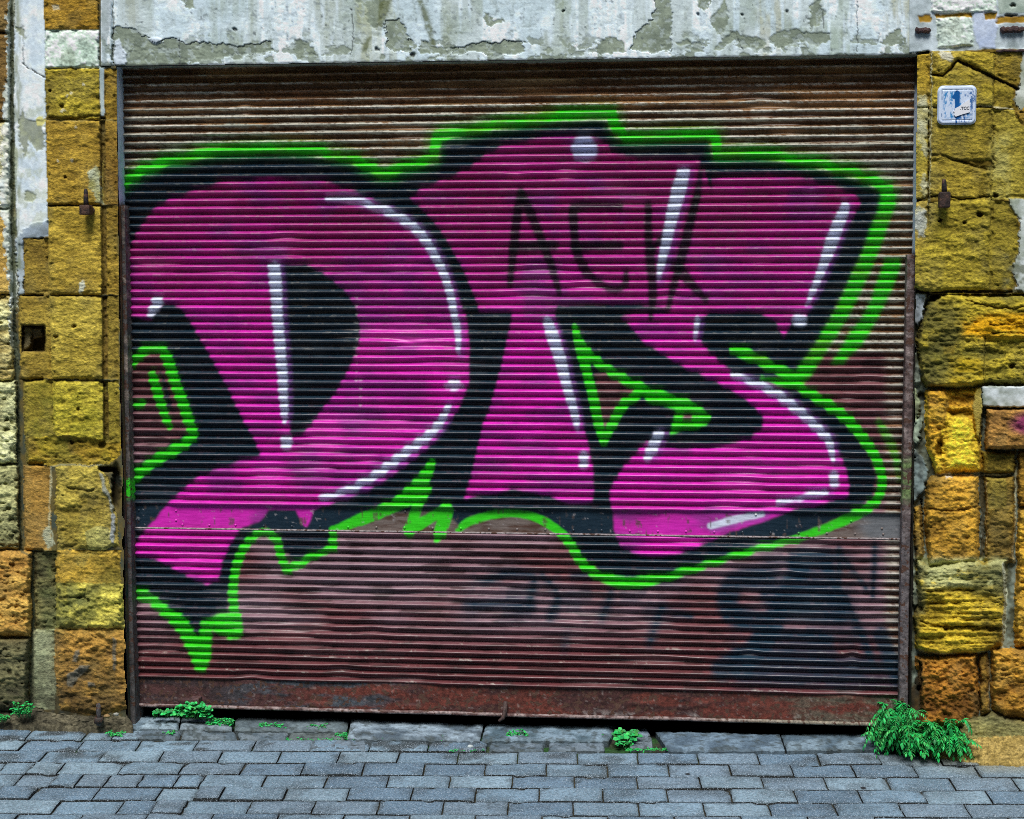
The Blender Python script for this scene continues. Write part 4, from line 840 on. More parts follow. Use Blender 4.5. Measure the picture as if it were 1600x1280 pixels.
# ---- lintel -----------------------------------------------------
Lt = Relief(157.5, 1431, -80, 106, 1.5); X, Y = Lt.X, Lt.Y
Lt.fill(.004, lin([220, 234, 242]))
n1 = fbm(X / 70, Y / 70, 901, 4); n2 = fbm(X / 9, Y / 26, 902, 4); n3 = fbm(X / 5, Y / 3.4, 903, 3)
Lt.c = mix3(Lt.c, lin([184, 200, 202]), ss(.45, .7, n1)); Lt.c = mix3(Lt.c, lin([140, 152, 140]), ss(.55, .75, n2) * .35)
# vertical weather stains
st = fbm(X / 16, Y / 240, 905, 4, .6) * ss(.30, .62, fbm(X / 90, Y / 300, 906, 3)); Lt.c = mix3(Lt.c, lin([126, 132, 88]), ss(.28, .52, st) * .42)
for (xa, xb, a, col) in [(196, 214, .7, (130, 130, 90)), (330, 430, .55, (140, 150, 120)), (480, 530, .7, (128, 132, 84)), (560, 620, .75, (150, 150, 92)), (690, 706, .5, (134, 140, 104)), (862, 895, .8, (118, 128, 78)), (1185, 1230, .7, (168, 160, 110)), (1270, 1330, .8, (128, 140, 92)), (1385, 1432, .8, (160, 156, 118))]:
    m = ss(xa - 8, xa + 6, X + 10 * (n2 - .5)) * (1 - ss(xb - 6, xb + 8, X + 10 * (n2 - .5))) * ss(.28, .58, fbm(X / 8, Y / 60, 907, 4)); Lt.c = mix3(Lt.c, lin(col), m * a * .62)
Lt.c = mix3(Lt.c, lin([112, 122, 124]), ss(.64, .74, n3 * .55 + n2 * .45) * .6)
GRY, GR2 = (112, 122, 106), (138, 148, 128)
for k, pts in enumerate([
    [(176, 48), (185, 44), (200, 47), (214, 47), (222, 57), (232, 60), (240, 70), (252, 67), (254, 60), (274, 57), (282, 64), (302, 69), (318, 67), (334, 71), (368, 72), (384, 66), (410, 66), (426, 66), (424, 78), (408, 84), (398, 82), (384, 84), (368, 92), (340, 94), (320, 96), (296, 98), (294, 106), (176, 108)],
    [(287, -10), (300, -6), (304, 8), (294, 13), (288, 8)], [(458, 66), (478, 64), (490, 72), (492, 80), (496, 90), (468, 92), (460, 80)], [(556, 0), (572, -10), (606, -10), (600, 20), (592, 40), (580, 48), (573, 40), (574, 10)],
    [(604, 30), (622, 28), (634, 45), (645, 66), (640, 82), (616, 78), (600, 72)], [(655, 64), (676, 72), (694, 76), (694, 88), (676, 86), (652, 86)], [(700, 74), (730, 74), (740, 66), (776, 66), (790, 60), (800, 64), (820, 62), (822, 80), (812, 86), (790, 88), (756, 84), (736, 78), (726, 84), (704, 88)],
    [(934, 72), (940, 62), (960, 56), (970, 60), (978, 82), (936, 82)], [(983, 80), (990, 62), (996, 48), (1014, 40), (1018, 22), (1024, 10), (1024, -20), (1048, -20), (1050, 30), (1048, 60), (1050, 82)], [(1053, 62), (1074, 62), (1080, 66), (1098, 66), (1098, 80), (1086, 80), (1078, 70), (1056, 68)],
    [(1088, 0), (1110, -6), (1106, 14), (1098, 22), (1092, 14)], [(1110, 36), (1128, 10), (1132, -10), (1140, 20), (1132, 50), (1124, 54)], [(1118, 80), (1124, 64), (1144, 50), (1160, 54), (1180, 58), (1200, 64), (1200, 72), (1180, 80), (1166, 76), (1150, 64), (1134, 72), (1126, 80)],
    [(1202, 66), (1216, 52), (1246, 46), (1258, 50), (1284, 50), (1300, 52), (1298, 64), (1272, 70), (1240, 66), (1214, 76)], [(1264, 10), (1280, 0), (1288, 20), (1280, 40), (1268, 46), (1262, 30)], [(1372, 66), (1390, 52), (1406, 46), (1412, 62), (1412, 74), (1384, 72)], [(754, 22), (762, 20), (770, 32), (786, 28), (784, 36), (766, 38), (756, 40)]]):
    Lt.patch(pts, -.0022, GRY, GR2, 2.2, 60 + k, .8, name='bare_mortar' if k in (0, 8, 4, 6) else None)
band = ss(30, 78, Y + 30 * (n1 - .5)); fl = fbm(X / 20, Y / 13, 931, 5, .6)
m = ss(.60, .62, fl * .8 + .12 * band + .08 * n2) * band; Lt.c = mix3(Lt.c, mix3(np.broadcast_to(lin(GRY), X.shape + (3,)), lin(GR2), n2), m * .9); Lt.h = Lt.h - .0016 * m
m = ss(.60, .62, fbm(X / 9, Y / 8, 933, 4, .6)); Lt.c = mix3(Lt.c, lin([176, 188, 186]), m * .4); Lt.h = Lt.h - .0008 * m
Lt.c = Lt.c * (1 + .22 * (fbm(X / 30, Y / 1.6, 935, 3) - .5) + .16 * (vn(X / 1.8, Y / 1.8, 936) - .5))[..., None] * (1.26 * np.array([.97, 1.0, 1.045]))
for pts in [[(177, 64), (186, 60), (196, 80), (199, 90), (196, 103), (178, 102)], [(230, 60), (252, 62), (252, 68), (240, 71)]]: Lt.patch(pts, .004, (206, 220, 230), None, 1.2, 80)
for pts in [[(594, 0), (612, 0), (598, 46), (590, 45)], [(652, 0), (660, 0), (676, 48), (680, 74), (674, 72)], [(564, 82), (572, 58), (580, 56), (574, 80)]]: Lt.stain(pts, (96, 104, 60), .8, 3, 40, 9, 9, .2, .45)
for x, y, r in [(367, 45, 4), (588, 78, 4), (643, 86, 4), (880, 18, 3), (1160, 24, 3), (1090, 24, 3), (1230, 18, 3), (430, -30, 4)]: Lt.hole(x, y, r, .006, (34, 36, 36))
for pts in [[(548, 15), (551, 40), (550, 85)], [(280, 60), (281, 100)], [(1288, 44), (1284, 20)], [(1340, 0), (1338, 80)], [(1150, 54), (1160, 78)]]: Lt.line(pts, 1.0, -.002, (84, 92, 92), .8, int(pts[0][0]))
for i in range(170):
    Lt.spot(rng.uniform(170, 1425), rng.uniform(-70, 92), rng.uniform(.9, 2.2), (92, 102, 104), .7)
# left corner column of the lintel (moulded edge)
Lt.h = Lt.h + .010 * (1 - ss(172, 177, X)); Lt.c = mix3(Lt.c, lin([140, 156, 152]), (ss(158, 160, X) * (1 - ss(166, 168, X))) * .6)
Lt.line([(176, -80), (177, 106)], 1.5, -.004, (104, 112, 100), .8, 70)
Lt.patch([(157, -80), (172, -80), (174, 30), (168, 60), (157, 60)], .001, (196, 208, 214), (170, 184, 184), 1.4, 81)
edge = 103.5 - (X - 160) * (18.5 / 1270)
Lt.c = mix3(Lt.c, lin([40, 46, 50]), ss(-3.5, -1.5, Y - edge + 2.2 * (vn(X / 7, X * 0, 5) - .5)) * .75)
Lt.names[0] = ('plaster_lintel', 'white peeling plaster lintel band above the shutter')
Lt.build(facade, Y < edge + .8)

# ---- reveals, soffit, dark interior, wall beyond the picture ------
def strip(name, A, B, n, colf, m, parent, label=None):
    """grid between polyline ends A->B (each a pair of 3D points: front edge, back edge)"""
    t = np.linspace(0, 1, n)[:, None, None]; u = np.linspace(0, 1, 10)[None, :, None]
    front = A[0] * (1 - t) + A[1] * t; back = B[0] * (1 - t) + B[1] * t
    P = front * (1 - u) + back * u; px, py = proj(P)
    P[..., 0] += .003 * (fbm(py / 12, px / 3, 121, 3) - .5)
    return link(name, grid_mesh(name, P, colf(px, py)), m, parent, label)
def rev_l(px, py):
    n = fbm(px / 3, py / 18, 131, 4); w = 1 - ss(312, 322, py + 6 * (n - .5))
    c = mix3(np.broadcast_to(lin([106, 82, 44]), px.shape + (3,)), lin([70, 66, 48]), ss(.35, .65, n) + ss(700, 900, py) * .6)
    return mix3(c, mix3(np.broadcast_to(lin([176, 200, 222]), px.shape + (3,)), lin([210, 224, 236]), n), w)
def rev_r(px, py):
    n = fbm(px / 3, py / 14, 132, 4); w = 1 - ss(388, 402, py + 10 * (n - .5))
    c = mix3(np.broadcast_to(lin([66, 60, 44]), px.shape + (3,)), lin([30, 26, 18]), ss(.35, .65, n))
    return mix3(c, mix3(np.broadcast_to(lin([186, 204, 222]), px.shape + (3,)), lin([214, 226, 236]), n), w * ss(130, 150, py))
def vline(x_top, y_top, x_bot, y_bot, Y): return on_wall(x_top, y_top, Y), on_wall(x_bot, y_bot, Y)
zt, zb = SH + .03, GZ - .05
def jamb(xf, xb, colf, nm, lb):
    A = (np.array([xf[0], YW - .002, zt]), np.array([xf[1], YW - .002, zb])); B = (np.array([xb[0], .06, zt]), np.array([xb[1], .06, zb]))
    strip(nm, A, B, 300, colf, M_PLASTER, facade, lb)
xlt = float(on_wall(182.5, 107, YW)[0]); xlb = float(on_wall(200, 1100, YW)[0])
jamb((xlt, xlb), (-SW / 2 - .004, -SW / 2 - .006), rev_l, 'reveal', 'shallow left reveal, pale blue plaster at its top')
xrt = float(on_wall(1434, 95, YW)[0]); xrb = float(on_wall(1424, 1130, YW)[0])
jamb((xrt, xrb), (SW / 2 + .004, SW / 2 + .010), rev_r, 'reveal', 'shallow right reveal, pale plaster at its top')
zl = on_wall(160, 103.5, YW)[2]; zr = on_wall(1430, 85, YW)[2]
A = (np.array([xlt - .03, YW - .004, zl]), np.array([xrt + .01, YW - .004, zr])); B = (np.array([xlt - .03, .06, zl]), np.array([xrt + .01, .06, zr]))
def sof(px, py):
    n = fbm(px / 20, py / 2, 133, 3); return mix3(np.broadcast_to(lin([176, 182, 160]), px.shape + (3,)), lin([110, 118, 104]), n)
strip('soffit', A, B, 200, sof, M_PLASTER, facade)
mb = MB(); mb.box((xlt - .02, YW + .0, zl - .003), (xrt, YW + .006, zl + .004), lin([70, 76, 80]), .0015); link('edge_bead', mb.mesh('edge_bead'), M_IRON, facade)
# room behind, so that the gap under the shutter is dark
mb = MB(); x0, x1, y0, y1, z0, z1 = -3.2, 3.2, .075, 3.0, GZ - .16, 3.4
mb.box((x0, y1, z0), (x1, y1 + .2, z1), (.02,) * 3); mb.box((x0 - .2, y0, z0), (x0, y1, z1), (.02,) * 3); mb.box((x1, y0, z0), (x1 + .2, y1, z1), (.02,) * 3); mb.box((x0, y0, z1), (x1, y1, z1 + .2), (.02,) * 3)
mb.box((x0, y0, SH + .07), (x1, y0 + .02, z1), (.02,) * 3); mb.box((x0, y0, z0), (-SW / 2 - .02, y0 + .02, z1), (.02,) * 3); mb.box((SW / 2 + .02, y0, z0), (x1, y0 + .02, z1), (.02,) * 3)
link('interior_wall', mb.mesh('interior_wall'), M_DARK, facade)
mb = MB()
pl = on_wall(-86, 600, YW)[0]; pr = on_wall(1688, 600, YW)[0]; pt = on_wall(700, -76, YW)[2]
mb.box((-5, YW + .004, GZ - .3), (pl + .03, .06, 5.5), lin([128, 112, 62])); mb.box((pr - .03, YW + .004, GZ - .3), (5.5, .06, 5.5), lin([128, 112, 62])); mb.box((pl + .03, YW + .004, pt - .02), (pr - .03, .06, 5.5), lin([176, 186, 184]))
link('outer_wall', mb.mesh('outer_wall'), M_PLASTER, facade, 'plain continuation of the facade beyond the shutter')

# ================================================================== FIXTURES ON THE WALL
def pintle(xc, y_pin0, y_kn0, y_kn1, label, wk):
    Y = YW - .055
    e = empty('hinge_pintle', on_wall(xc, y_kn1, YW - .02), label, 'hinge pin', 'old iron hinge pins in the pilasters')
    p0 = on_wall(xc, y_kn0 + 2, Y); p1 = on_wall(xc - 0.5, y_pin0, Y); mb = MB(); L = p1 - p0
    mb.tube([p0, p0 + L * .35, p0 + L * .8, p1], [.0085, .0085, .0072, .0045], [.011, .009, .010], 12); link('pin', mb.mesh('pin', True), M_IRON, e)
    a = on_wall(xc - wk / 2, y_kn1, Y); b = on_wall(xc + wk / 2, y_kn0, Y); mb = MB()
    mb.box((a[0], Y - .018, a[2]), (b[0], Y + .018, b[2]), [.034, .019, .015], .005); link('knuckle', mb.mesh('knuckle'), M_IRON, e)
    mb = MB(); zc = (a[2] + b[2]) / 2; mb.tube([(p0[0] + .006, Y, zc), (p0[0] + .007, YW + .02, zc)], [.011, .013], [.05, .03, .025], 8); link('wall_spike', mb.mesh('wall_spike', True), M_IRON, e)
pintle(134.5, 295, 320.5, 336, 'rusty iron hinge pin standing on a short stub in the left pilaster', 16)
pintle(1475.5, 280, 300, 325, 'rusty iron hinge pin with a larger square knuckle in the right pilaster below the plaque', 18)

# number plaque
pq = empty('number_plaque', on_wall(1495, 195, YW - .026), 'worn blue and white square number plaque with a torn sticker on the yellow stone', 'plaque')
c00 = on_wall(1464.5, 195, YW - .034); c11 = on_wall(1526.5, 133, YW - .034); pw, phh = c11[0] - c00[0], c11[2] - c00[2]; R = .16
n = 110; U, V = np.meshgrid(np.linspace(0, 1, n), np.linspace(0, 1, n))
def rsd(U, V, ins=0., r=R):
    qx = np.abs(U - .5) - (.5 - ins - r); qy = np.abs(V - .5) - (.5 - ins - r)
    return np.hypot(np.maximum(qx, 0), np.maximum(qy, 0)) + np.minimum(np.maximum(qx, qy), 0) - r
D = rsd(U, V); fr = np.abs(rsd(U, V, .11, .03))
wsc = fbm(U * 14, V * 5, 141, 4, .6); ws2 = fbm(U * 40, V * 24, 142, 3)
c = mix3(np.broadcast_to(lin([206, 222, 244]), U.shape + (3,)), lin([60, 140, 200]), ss(.47, .66, wsc * .6 + ws2 * .4) * ss(.02, .1, -rsd(U, V, .09)))
c = mix3(c, lin([24, 92, 160]), ss(.5, .62, fbm(U * 5, V * 3, 143, 3)) * ss(.5, .62, U) * ss(.45, .6, ws2 * .4 + wsc * .6) * .9)
c = mix3(c, lin([60, 110, 160]), (1 - ss(.006, .016, fr)) * ss(.35, .55, fbm(U * 12, V * 12, 144, 3)) * .8)
def seg(ax, ay, bx, by):
    dx, dy = bx - ax, by - ay; t = np.clip(((U - ax) * dx + (V - ay) * dy) / (dx * dx + dy * dy), 0, 1); return np.hypot(U - ax - t * dx, V - ay - t * dy)
jig = .02 * (fbm(U * 16, V * 16, 145, 2) - .5)
one = np.minimum(np.minimum(seg(.50, .80, .51, .20) - .065, seg(.42, .70, .50, .76) - .055), seg(.48, .12, .49, .0) - .02) + jig
c = mix3(c, lin([14, 88, 156]), 1 - ss(-.006, .008, one))
c = mix3(c, lin([20, 40, 60]), 1 - ss(.012, .022, np.hypot(U - .485, V - .855)))
P = np.stack([c00[0] + U * pw, np.full_like(U, YW - .034) + .006 * ss(-.05, 0, D) + .0015 * (1 - ss(.0, .02, fr)), c00[2] + V * phh], -1)
fm = (D < .004)[:-1, :-1]
# snap the outermost ring outwards is not needed at this density
face = link('enamel_face', grid_mesh('enamel_face', P, c, fm, flip=True), M_ENAMEL, pq)
mb = MB(); ring = []
for k in range(48):
    a = 2 * math.pi * k / 48; ca, sa = math.cos(a), math.sin(a); e = 0.22
    x = .5 + .495 * np.sign(ca) * abs(ca) ** .42; y = .5 + .495 * np.sign(sa) * abs(sa) ** .42; ring.append((c00[0] + x * pw, c00[2] + y * phh))
vs = [(x, YW - .031, z) for x, z in ring] + [(x, YW - .012, z) for x, z in ring]
mb.add(vs, [(k, k + 48, (k + 1) % 48 + 48, (k + 1) % 48) for k in range(48)] + [tuple(range(48))], lin([150, 170, 196])); link('tile_body', mb.mesh('tile_body'), M_ENAMEL, pq)
def pq_pt(u, v, d): return (c00[0] + u * pw, YW - .034 - d, c00[2] + v * phh)
stp = [(.42, .25), (.47, .20), (.60, .245), (.83, .31), (.815, .62), (.80, .63), (.68, .55), (.55, .46), (.44, .405), (.45, .36), (.405, .335), (.44, .30)]
mb = MB(); k = len(stp); mb.add([pq_pt(u, v, .0032) for u, v in stp] + [pq_pt(u, v, .0008) for u, v in stp], [tuple(range(k))] + [(i, i + k, (i + 1) % k + k, (i + 1) % k) for i in range(k)], (.8,) * 3)
stk = link('sticker', mb.mesh('sticker'), M_PAPER, pq, 'torn white paper sticker')
cu = bpy.data.curves.new('lettering', 'FONT'); cu.body = '.TCC'; cu.size = .0125; cu.extrude = .0001; cu.offset = .0004
to = bpy.data.objects.new('tmp', cu); COL.objects.link(to); to.location = pq_pt(.58, .375, .0036); to.rotation_euler = (math.pi / 2, -.02, 0)
bpy.context.view_layer.update(); me = bpy.data.meshes.new_from_object(to.evaluated_get(bpy.context.evaluated_depsgraph_get())); me.transform(to.matrix_world); bpy.data.objects.remove(to); me.materials.clear()
link('lettering', me, M_INK, stk)

# ================================================================== GROUND
ga, gb = on_ground(0, 1169), on_ground(1320, 1173)
th = math.atan2(gb[1] - ga[1], gb[0] - ga[0]); ex = np.array([math.cos(th), math.sin(th)]); ey = np.array([-math.sin(th), math.cos(th)])
def uv(p): return np.array([p[..., 0] * ex[0] + p[..., 1] * ex[1], p[..., 0] * ey[0] + p[..., 1] * ey[1]])
rowsC = np.array([1174, 1192, 1211, 1231, 1251.5, 1272]); vv = uv(on_ground(np.full(6, 800.), rowsC))[1]
PD = float(np.mean(-np.diff(vv))); V0 = float(vv[0])
j1, j2 = uv(on_ground(558 / 2.857 + 520, 1183))[0], uv(on_ground(825 / 2.857 + 520, 1183))[0]; PWD = float(j2 - j1)
print('paver', PWD, PD, 'theta', th)
mb = MB(); tones = [(97, 120, 136), (105, 128, 143), (88, 110, 127), (112, 134, 147), (99, 118, 132)]
joints = [808, 1201 / 2.857 + 520, 0]
jr = {0: (558 / 2.857 + 520, 1183), 1: (680 / 2.857 + 520, 1201), 2: (522 / 2.857 + 520, 1221), 3: (352 / 2.857 + 520, 1241), 4: (492 / 2.857 + 520, 1261), -1: (428 / 2.857 + 520, 1165)}
PV, PF, PC = [], [], []; pcount = [0, 0]
def paver(u0, u1, v0, v1, tone, dz, tl):
    pcount[1] += 1; sd = pcount[1]
    u0 += .0024; u1 -= .0024; v0 += .0036; v1 -= .0036
    n, m = 8, 18; a = np.linspace(0, 1, m); b = np.linspace(0, 1, n); a = a - .06 * np.sin(2 * np.pi * a); b = b - .07 * np.sin(2 * np.pi * b)
    A, B = np.meshgrid(a, b); Ug = u0 + (u1 - u0) * A; Vg = v0 + (v1 - v0) * B
    eu = np.minimum(A, 1 - A) * (u1 - u0); ev = np.minimum(B, 1 - B) * (v1 - v0); e = np.minimum(eu, ev)
    Ug = Ug + .0035 * (fbm(Ug * 40, Vg * 40, 170, 2) - .5) * (e < .012); Vg = Vg + .0035 * (fbm(Ug * 40 + 7, Vg * 40, 171, 2) - .5) * (e < .012)
    Xw = Ug * ex[0] + Vg * ey[0]; Yw = Ug * ex[1] + Vg * ey[1]
    chip = ss(.66, .8, fbm(Ug * 22, Vg * 22, 172, 2)) * (e < .016)
    Z = ground_z(Yw) + dz + tl[0] * (Ug - (u0 + u1) / 2) + tl[1] * (Vg - (v0 + v1) / 2) - .0035 * (1 - ss(0, .006, e)) ** 1.5 - .005 * chip + .0016 * (fbm(Ug * 16, Vg * 16, 173, 3) - .5)
    ppx, ppy = proj(np.stack([Xw, Yw, Z], -1))
    t = np.broadcast_to(lin(tone), Z.shape + (3,)) * (.68 + 1.15 * fbm(Ug * 6, Vg * 6, 174, 5, .6))[..., None]
    dust = ss(1330, 1600, ppx) * (1 - ss(1165, 1225, ppy)); t = mix3(t, lin([176, 160, 96]), dust * .7 * (.5 + fbm(Ug * 20, Vg * 20, 175, 2)))
    t = mix3(t, lin([58, 66, 66]), np.clip((1 - ss(.002, .010, e)) * .42 + chip * .4, 0, 1))
    t = mix3(t, lin([46, 50, 48]), ss(.56, .70, fbm(Ug * 11, Vg * 16, 176, 4)) * (.35 + .5 * (1 - ss(1170, 1200, ppy))))
    P = np.stack([Xw, Yw, Z], -1); rim = np.concatenate([P[0, :], P[1:, -1], P[-1, -2::-1], P[-2:0:-1, 0]]); low = rim.copy(); low[:, 2] -= .03; k = len(rim)
    V = np.concatenate([P.reshape(-1, 3), rim, low]); o = n * m; i = np.arange(k); jn = (i + 1) % k
    PV.append(V); PF.append(np.concatenate([grid_faces(n, m, True).reshape(-1, 4), np.stack([o + i, o + k + i, o + k + jn, o + jn], -1)]) + pcount[0]); pcount[0] += len(V)
    PC.append(np.concatenate([t.reshape(-1, 3), np.broadcast_to(lin([44, 48, 48]), (2 * k, 3))]))
for r in range(-3, 20):
    v1 = V0 - r * PD; v0 = v1 - PD
    if r in jr: off = float(uv(on_ground(*jr[r]))[0])
    else: off = float(uv(on_ground(*jr[r % 2 if r > 0 else 1]))[0]) + rng.uniform(-.03, .03)
    k0 = int((-3.6 - off) / PWD)
    splits = {2: [-10], 3: [-7], 4: [-9]}
    for k in range(k0, k0 + int(7.6 / PWD)):
        u0 = off + k * PWD; uc = (u0 + PWD / 2) * ex[0] + (v0 + PD / 2) * ey[0]; yc = (u0 + PWD / 2) * ex[1] + (v0 + PD / 2) * ey[1]
        if yc > (YW - .055 if 200 < proj(np.array([uc, yc, ground_z(yc)]))[0] < 1412 else YW + .05): continue                                   # under the wall or the doorstep
        pp = proj(np.array([uc, yc, ground_z(yc)]))
        if 190 < pp[0] < 1400 and pp[1] < 1157 + (pp[0] > 970) * 6 - (pp[0] < 560) * 12: continue
        tone = tones[int(rng.integers(0, 5))]; dz = rng.uniform(-.0032, .0026) - (.002 if pp[0] < 400 and rng.random() < .3 else 0); tl = (rng.uniform(-.012, .012), rng.uniform(-.02, .02))
        if pp[0] < 330 and rng.random() < .22:
            s = u0 + PWD * rng.uniform(.4, .6); paver(u0, s, v0, v1, tone, dz, tl); paver(s, u0 + PWD, v0, v1, tones[int(rng.integers(0, 5))], -dz, (-tl[0], tl[1]))
        else: paver(u0, u0 + PWD, v0, v1, tone, dz, tl)
me = mesh_np('pavement', np.concatenate(PV), np.concatenate(PF), np.concatenate(PC)); link('pavement', me, M_PAVE, None, 'blue-grey brick-shaped concrete pavers laid in staggered rows', 'pavement', 'structure')
# bedding that shows in the joints, then the street beyond
Xg, Yg = np.meshgrid(np.linspace(-4, 4.4, 560), np.linspace(.35, -1.2, 120)); Zg = ground_z(Yg) - .013 + .005 * (fbm(Xg * 30, Yg * 30, 151, 3) - .5)
px, py = proj(np.stack([Xg, Yg, Zg], -1)); nn = fbm(Xg * 9, Yg * 9, 152, 3)
c = mix3(np.broadcast_to(lin([50, 50, 44]), Xg.shape + (3,)), lin([74, 72, 60]), nn); c = mix3(c, lin([40, 86, 40]), ss(.45, .65, nn) * (1 - ss(1172, 1200, py)) * .8); c = mix3(c, lin([22, 22, 20]), ss(-.02, .06, Yg))  # last mix paints the darkness of the gap behind the shutter line
link('joint_bedding', grid_mesh('joint_bedding', np.stack([Xg, Yg, Zg], -1), c), M_SOIL, None, 'dark soil showing in the joints between the pavers', 'soil', 'structure')
mb = MB(); vs = [(-60, .4, ground_z(.4) - .03), (60, .4, ground_z(.4) - .03), (60, -3.0, ground_z(-3) - .03), (-60, -3, ground_z(-3) - .03), (60, -80, ground_z(-3) - .03), (-60, -80, ground_z(-3) - .03)]
mb.add(vs, [(0, 3, 2, 1), (3, 5, 4, 2)], lin([98, 112, 122])); link('street', mb.mesh('street'), M_PAVE, None, 'grey paved street in front of the shutter', 'street', 'structure')

# doorstep slabs: each stone a part of the threshold
step = empty('stone_threshold', on_ground(800, 1160), 'low row of worn blue-grey doorstep slabs under the shutter', 'doorstep')
def slab(pts, lift, col, col2, seed, label=None):
    N = 26; A, B, C2, D2 = [np.array(p, float) for p in pts]; u = np.linspace(0, 1, N * 2)[None, :, None]; v = np.linspace(0, 1, N)[:, None, None]
    Q = (A * (1 - u) + B * u) * (1 - v) + (D2 * (1 - u) + C2 * u) * v
    Q = Q + (1.6 * np.stack([fbm(Q[..., 0] / 9, Q[..., 1] / 6, seed, 2) - .5, fbm(Q[..., 0] / 9, Q[..., 1] / 6, seed + 5, 2) - .5], -1))
    P = on_ground(Q[..., 0], Q[..., 1], lift)
    e = np.minimum(np.minimum(u[..., 0], 1 - u[..., 0]) * N * 2 / 2.2, np.minimum(v[..., 0], 1 - v[..., 0]) * N / 3.0); e = np.clip(e, 0, 1)
    n = fbm(Q[..., 0] / 26, Q[..., 1] / 9, seed + 9, 4)
    P[..., 2] += -.006 * (1 - e) ** 2 + .007 * (n - .5) + .004 * (fbm(Q[..., 0] / 5, Q[..., 1] / 3, seed + 3, 3) - .5) - .006 * ss(.6, .75, fbm(Q[..., 0] / 9, Q[..., 1] / 4, seed + 4, 3)) * (e < .9)
    c = mix3(np.broadcast_to(lin(col), n.shape + (3,)), lin(col2), np.clip((n - .5) * 3 + .5, 0, 1)); c = c * .95; c = mix3(c, lin([60, 68, 66]), ss(.55, .72, fbm(Q[..., 0] / 8, Q[..., 1] / 3.5, seed + 13, 4)) * .7); c = mix3(c, lin([60, 66, 60]), (1 - e) * .4)
    # skirt
    rim = np.concatenate([P[0, :], P[1:, -1], P[-1, -2::-1], P[-2:0:-1, 0]]); rc = np.concatenate([c[0, :], c[1:, -1], c[-1, -2::-1], c[-2:0:-1, 0]])
    low = rim.copy(); low[:, 2] -= .06; k = len(rim)
    V = np.concatenate([P.reshape(-1, 3), rim, low]); o = P.shape[0] * P.shape[1]; Fq = grid_faces(*P.shape[:2]).reshape(-1, 4); i = np.arange(k); j = (i + 1) % k
    Fq = np.concatenate([Fq, np.stack([o + i, o + j, o + k + j, o + k + i], -1)])
    link('slab', mesh_np('slab', V, Fq, np.concatenate([c.reshape(-1, 3), rc * .7, rc * .4])), M_SLAB, step, label)
B1, B2 = (88, 104, 114), (142, 162, 180)
slab([(157, 1127), (192, 1121), (194, 1134), (155, 1136)], .006, B1, (128, 140, 146), 1)
slab([(204, 1113), (282, 1117), (278, 1137), (198, 1136)], .014, (112, 134, 148), (172, 194, 206), 2, 'pale slab at the left end of the doorstep')
slab([(284, 1117), (366, 1119), (362, 1140), (281, 1138)], .012, (84, 100, 108), (140, 156, 166), 3)
slab([(369, 1118), (546, 1121.5), (541, 1141), (366, 1140)], .012, (84, 98, 104), (116, 132, 138), 4)
slab([(549, 1120.5), (756, 1129.5), (749, 1155.5), (543, 1152)], .014, (86, 102, 114), (158, 178, 192), 5, 'long mottled slab left of the middle')
slab([(759, 1130), (962, 1131.5), (951, 1156), (752, 1155)], .014, (84, 106, 118), (136, 160, 176), 6)
slab([(987, 1138), (1008, 1137), (1016, 1148), (986, 1151)], .006, B1, B2, 7)
slab([(984, 1152), (1018, 1151), (1020, 1167), (984, 1168)], .004, B1, (120, 134, 142), 8)
slab([(1024, 1140.5), (1218, 1145), (1226, 1171.5), (1046, 1171.5)], .014, (86, 106, 122), (126, 150, 168), 9)
slab([(1221, 1145.5), (1386, 1142.5), (1393, 1167), (1230, 1171.5)], .014, (84, 104, 118), (128, 150, 164), 10, 'right-hand slab with a faint pink stain')
slab([(200, 1138.5), (283, 1139.5), (280, 1152.5), (197, 1152)], .002, B1, (110, 126, 138), 11); slab([(286, 1140.5), (366, 1142.5), (372, 1154), (283, 1153.5)], .002, B1, (120, 134, 142), 12)
slab([(370, 1143), (450, 1144), (446, 1155), (376, 1155)], .001, B1, (118, 132, 140), 13); slab([(453, 1144), (540, 1145), (538, 1155), (450, 1155.5)], .001, (76, 86, 86), (104, 116, 116), 14)
def cut(x0, x1, y0, y1, s): slab([(x0, y0), (x1, y0 + .6), (x1 - 1, y1 + .5), (x0 - 1, y1)], .001, B1, (118, 134, 146), s)
for k, (a, b) in enumerate([(485, 573), (579, 668), (674, 757), (765, 850), (858, 945)]): cut(a, b, 1155.5 if a < 560 else 1157.5, 1171.5, 20 + k)

